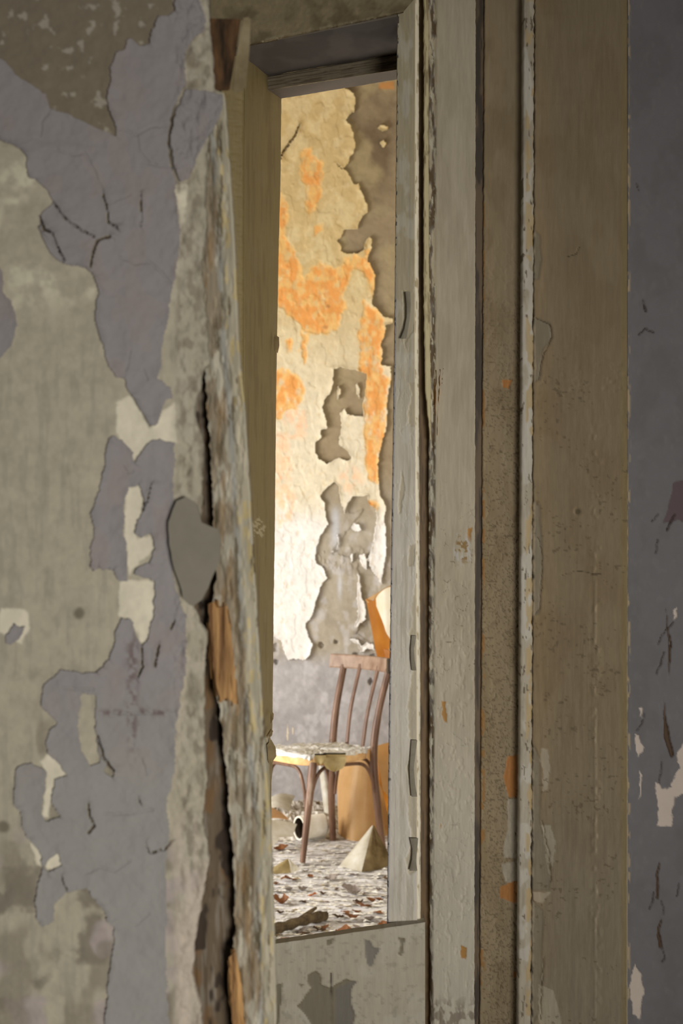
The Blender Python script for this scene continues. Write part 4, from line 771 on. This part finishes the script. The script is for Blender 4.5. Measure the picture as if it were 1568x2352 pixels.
lofted('rolled_top_edge', [(at(838,1378,10.12), at(845,1385,10.05)), (at(862,1364,10.0), at(868,1370,9.93)), (at(895,1345,9.95), at(895,1352,9.88)), (at(935,1330,9.95), at(935,1336,9.88))], M['lino'], t2)
# stands on a tail that reaches the floor behind the door stile
lofted('lower_tail', [(at(880,1490,9.95), at(925,1500,9.9)), (at(905,1600,9.9), at(960,1610,9.9)), (at(908,1720,9.85), at(980,1720,9.85)), (gp(915,1885), gp(985,1885))], M['lino_orange'], t2)

# ---------------------------------------------------------------- board debris on the floor
def tent(name, label, apex, feet, mats, parts, thick=.006, grp='folded boards on the floor'):
    """folded board: faces fan from the apex to consecutive feet"""
    t = thing(name, label, 'debris', tuple(feet[0].lerp(feet[-1], .5)), grp)
    for i, (m_, pn) in enumerate(zip(mats, parts)):
        a_, b_ = feet[i], feet[i+1]; g = []
        for k in range(9):
            v = k/8; row = []
            for j in range(9):
                u = j/8; p = apex.lerp(a_.lerp(b_, u), max(v, .04)); bow = .018*math.sin(math.pi*v)*math.sin(math.pi*u); p = p+Vector((0, -bow, bow*.3+.002)); row.append(p)
            g.append(row)
        sheet_mesh(pn, g, m_, t, thick)
    return t
tent('folded_board', 'white folded board standing like a tent before the right chair leg', at(857,1893,8.72), [gp(778,1990), gp(830,2004), gp(868,1998), gp(905,1985)], [M['white_board'], M['brown_board'], M['brown_board']], ['white_face', 'shaded_fold', 'brown_back'])
tent('folded_board', 'small cream board folded to a low ridge at the left, in front of the chair', at(661,1972,8.45), [gp(600,2010), gp(668,2006), gp(690,1998)], [M['paper'], M['white_board']], ['near_face', 'far_face'], .004)
def bent(name, label, pts, mat, thick=.005, cat='debris', amp=.01):
    g = []; a_, b_, c_, d_ = pts
    for k in range(9):
        v = k/8; row = []
        for j in range(9): u = j/8; p = a_.lerp(b_, u).lerp(d_.lerp(c_, u), v); p = p+Vector((0, 0, amp*math.sin(math.pi*u)+amp*.5*math.sin(math.pi*v))); row.append(p)
        g.append(row)
    o = sheet_mesh(name, g, mat, None, thick); return tag(o, label, cat, 'loose boards on the floor')
bent('bent_board', 'white bent board lying flat on the floor at the left beside the front chair leg', [at(608,1885,9.1), at(682,1893,9.2), at(672,1922,9.1), at(608,1936,9.02)], M['white_board'], .010)
bent('bent_board', 'torn white strip poking out below the flat white board', [at(600,1928,8.84), at(645,1926,8.9), at(628,1942,8.86), at(600,1948,8.8)], M['white_board'], .006, amp=.004)
bent('bent_board', 'tan bent board between the two white boards left of the chair', [at(590,1850,9.45), at(640,1862,9.5), at(664,1884,9.3), at(600,1884,9.2)], M['lino'], .004)
bent('bent_board', 'white curved board at the back left, under the chair', [at(600,1845,9.8), at(678,1828,10.0), at(664,1868,9.7), at(612,1866,9.6)], M['white_board'], .006, amp=.03)
# pale strip curving down behind the chair's back leg
t3 = bpy.data.objects.new('pale_strip', None); C.objects.link(t3); t3.location = gp(760, 1895); tag(t3, 'pale curved strip standing on end behind the far rear chair leg', 'debris')
lofted('strip_face', [(at(731,1755,9.9), at(745,1875,9.7)), (at(740,1765,9.85), at(754,1888,9.66)), (at(752,1800,9.8), at(768,1898,9.64)), (at(768,1850,9.75), at(780,1902,9.62))], M['white_board'], t3)
# hollow white tube end
rl = thing('paper_roll', 'small white hollow roll lying open end forward by the chair leg', 'roll', tuple(gp(692, 1888)))
bm = bmesh.new(); A_ = at(686, 1868, 9.2); A_.z = .066; D_ = Vector((.55, .42, 0)).normalized(); S_ = Vector((D_.y, -D_.x, 0)); seg = 22; prs = None
for r_, off in ((.002, .14), (.05, .14), (.052, .0), (.060, .0), (.061, .02), (.058, .15), (.002, .15)):
    ring = [bm.verts.new(A_+D_*off+(S_*math.cos(2*math.pi*k/seg)*.8+Vector((0, 0, 1))*math.sin(2*math.pi*k/seg))*r_) for k in range(seg)]
    if prs:
        for k in range(seg): bm.faces.new((prs[k], prs[(k+1) % seg], ring[(k+1) % seg], ring[k]))
    prs = ring
from_bm('roll_wall', bm, M['white_board'], rl)
bm = bmesh.new(); ring = []
for r_, off in ((.001, .136), (.0515, .135), (.0515, .004), (.050, .004), (.0495, .132), (.001, .132)):
    q = [bm.verts.new(A_+D_*off+(S_*math.cos(2*math.pi*k/seg)*.8+Vector((0, 0, 1))*math.sin(2*math.pi*k/seg))*r_) for k in range(seg)]
    if ring:
        for k in range(seg): bm.faces.new((ring[k], ring[(k+1) % seg], q[(k+1) % seg], q[k]))
    ring = q
o = from_bm('roll_lining', bm, M['dark_wood'], rl); o['label'] = 'dark brown inside of the roll'
# heap of rubble behind the front leg
gx_, gy_ = np.meshgrid(np.linspace(-.42, .0, 46), np.linspace(9.25, 10.35, 50)); e_ = np.clip(1-((gx_+.21)/.21)**2, 0, 1)*np.clip(1-((gy_-9.8)/.55)**2, 0, 1)
hz_ = e_**.5*(.03+.05*fbm(gx_*14, gy_*12, 211, 4)+.03*ss(.5, .6, fbm(gx_*30, gy_*22, 212, 3)))-.008
cc_ = mixc(base_col(gx_, (206, 200, 190)), (128, 112, 90), ss(.5, .62, fbm(gx_*40, gy_*40, 213, 3)))
o = mesh_np('plaster_rubble', np.stack([gx_, gy_, hz_], -1).reshape(-1, 3), quads(50, 46)[:, ::-1], M['plaster_far'], floor, cc_.reshape(-1, 3), False); tag(o, kind='stuff')
# stick
st = bpy.data.objects.new('stick', None); C.objects.link(st); p0 = gp(600, 2152); st.location = p0; tag(st, 'rotten brown stick lying across the lower left of the floor', 'stick')
bm = bmesh.new(); tube(bm, bez([p0+Vector((0, 0, .018)), gp(650, 2142)+Vector((0, 0, .022)), gp(700, 2124)+Vector((0, 0, .02)), gp(748, 2114)+Vector((0, 0, .018))], 6), [.024+.004*math.sin(i*1.7) for i in range(19)], 9, .8); from_bm('stem', bm, M['bark'], st)
bm = bmesh.new(); tube(bm, bez([gp(690, 2128)+Vector((0, 0, .03)), gp(712, 2118)+Vector((0, 0, .04)), gp(725, 2106)+Vector((0, 0, .036))], 5), [.012-.0006*i for i in range(11)], 7); from_bm('side_twig', bm, M['bark'], st)

# ---------------------------------------------------------------- leaves and chips
def leaf_mesh(seed, curl_, mat):
    rnd = random.Random(seed); bm = bmesh.new(); n = 7; rows = []
    for i in range(n+1):
        t = i/n; wd = (.30+.1*rnd.random())*math.sin(math.pi*min(1, t*.94+.03))**.7*(1+.3*rnd.uniform(-1, 1)); bend = curl_*(abs(t-.4)**1.4)*.55+.10*math.sin(t*5+seed)
        rows.append([bm.verts.new((t-.5, wd*s, .03+bend+curl_*(1.1 if s < 0 else .5)*abs(s)**1.5*wd+rnd.uniform(-.03, .04))) for s in (-1, -.5, 0, .5, 1)])
    for a_, b_ in zip(rows[:-1], rows[1:]):
        for j in range(4): bm.faces.new((a_[j], a_[j+1], b_[j+1], b_[j]))
    z0 = min(v.co.z for v in bm.verts)
    for v in bm.verts: v.co.z -= z0
    me = bpy.data.meshes.new('leaf'); bm.to_mesh(me); bm.free(); me.materials.append(M[mat]); return me
LM = {k: [leaf_mesh(i+j*10, c_, k) for i, c_ in enumerate((.35, .7, 1.0))] for j, k in enumerate(('leaf', 'leaf_orange', 'leaf_grey', 'leaf_dark'))}
def put_leaf(px, py, wpx, kind, lab, grp, rz=None, vi=None):
    p = gp(px, py); o = bpy.data.objects.new('dead_leaf', LM[kind][random.randrange(3) if vi is None else vi]); C.objects.link(o)
    s = wpx*1.2*p.y/F; o.scale = (s, s, s*random.uniform(.8, 1.1)); o.location = (p.x, p.y, float(floor_h(np.array(p.x), np.array(p.y)))+.001); o.rotation_euler = (random.uniform(-.12, .12), random.uniform(-.12, .12), random.uniform(-1.1, 1.1) if rz is None else rz+random.uniform(-.4, .4)+(math.pi if random.random() < .5 else 0))
    tag(o, lab, 'leaf', grp)
put_leaf(718, 2056, 19, 'leaf_orange', 'bright orange leaf in the middle of the floor in front of the chair', None, .4, 1)
put_leaf(789, 2136, 34, 'leaf', 'large flat rust brown leaf nearest the door panel, centre', None, .1, 0)
put_leaf(712, 2012, 16, 'leaf', 'small rust leaf just in front of the front chair leg', None, .7, 1)
put_leaf(646, 1950, 30, 'leaf', 'pinkish brown leaf pile beside the white board at the left', None, .3, 1)
put_leaf(646, 2075, 30, 'leaf', 'brown leaf standing up like a triangle at the left edge of the floor', None, .2, 2)
put_leaf(833, 2082, 36, 'leaf', 'wide brown leaf in the cluster at the right, below the folded board', None, .2, 1)
put_leaf(806, 2052, 36, 'leaf_grey', 'grey crumpled leaf standing on edge right of centre', None, .3, 2)
put_leaf(664, 2160, 34, 'leaf', 'rust brown leaf below the stick at the lower left', None, .0, 1)
put_leaf(760, 2020, 30, 'leaf_grey', 'flat grey brown scrap of leaf before the folded board', None, .1, 0)
put_leaf(880, 2124, 24, 'leaf', 'dark red brown leaf at the right edge by the door stile', None, .2, 1)
spots = [(695,2044,24,'leaf_grey'),(750,2070,14,'leaf'),(870,2068,22,'leaf'),(852,2070,24,'leaf'),(822,2072,24,'leaf_dark'),(806,2110,32,'leaf'),(792,2098,22,'leaf'),(776,2108,26,'leaf_dark'),(850,2112,28,'leaf_grey'),(868,2098,22,'leaf'),(700,2145,26,'leaf_dark'),(732,2136,26,'leaf_dark'),(690,2140,22,'leaf_grey'),(662,2022,30,'leaf'),(632,2028,18,'leaf'),(878,2020,24,'leaf_dark'),(812,2010,22,'leaf_grey'),(752,1997,12,'leaf_dark'),(725,1924,20,'leaf'),(742,1916,16,'leaf_grey'),(688,1916,22,'leaf'),(697,2070,20,'leaf_dark'),(745,2130,18,'leaf'),(860,2134,24,'leaf_dark'),(820,2132,22,'leaf_grey'),(885,2060,20,'leaf_dark'),(660,2120,26,'leaf'),(710,2106,22,'leaf_dark'),(638,2048,20,'leaf_grey'),(664,2043,22,'leaf_grey'),(740,2052,18,'leaf_dark'),(838,2056,18,'leaf_dark'),(780,2088,18,'leaf_grey'),(818,2095,20,'leaf'),(870,2046,16,'leaf_grey'),(630,2060,18,'leaf_dark'),(642,2098,18,'leaf_dark'),(775,2040,14,'leaf_dark'),(702,2000,14,'leaf_grey'),(760,2148,18,'leaf_dark'),(680,2156,22,'leaf')]
GR = {'leaf': 'rust brown leaves on the floor', 'leaf_grey': 'grey leaves on the floor', 'leaf_dark': 'dark leaves on the floor'}
BANDS = [(1965, 'around the chair legs'), (2035, 'beside or before the folded boards'), (2080, 'on open floor above the stick'), (2122, 'level with the stick'), (2400, 'just behind the door panel edge')]
ADJ = {'leaf': 'rust brown', 'leaf_grey': 'pale grey', 'leaf_dark': 'dark brown'}; ORD = ['leftmost', 'second from left', 'third from left', 'fourth from left', 'fifth from left', 'sixth from left', 'seventh from left']
for k in ADJ:
    lo = 0
    for hi, where in BANDS:
        row = sorted(q for q in spots if q[3] == k and lo <= q[1] < hi); lo = hi
        for i, (x, y, w_, _) in enumerate(row):
            put_leaf(x, y, w_, k, ('small ' if w_ < 20 else '')+ADJ[k]+' curled leaf '+where+(', '+ORD[i]+' such' if len(row) > 1 else ''), GR[k])
bm = bmesh.new(); rnd = random.Random(31)
for i in range(3600):
    y = 6.95+3.4*rnd.random()**1.2; x = y*rnd.uniform(-.048, .034); a_ = rnd.uniform(0, 6.3); L_ = rnd.uniform(.004, .015)*(1.6 if rnd.random() < .15 else 1); z = float(GZ[np.searchsorted(YF, y)-1, np.searchsorted(XF, x)-1])+.002
    tl = rnd.uniform(-.3, .5)
    v = [bm.verts.new((x+math.cos(a_+k*1.57+rnd.uniform(-.4, .4))*L_, y+math.sin(a_+k*1.57)*L_*.8, z+abs(math.sin(a_+k*1.57))*L_*abs(tl))) for k in range(4)]
    f = bm.faces.new(v); f.material_index = 0 if rnd.random() < .93 else 1
chips = from_bm('paint_chips', bm, M['white_board'], floor); chips.data.materials.append(M['brown_board']); tag(chips, kind='stuff')
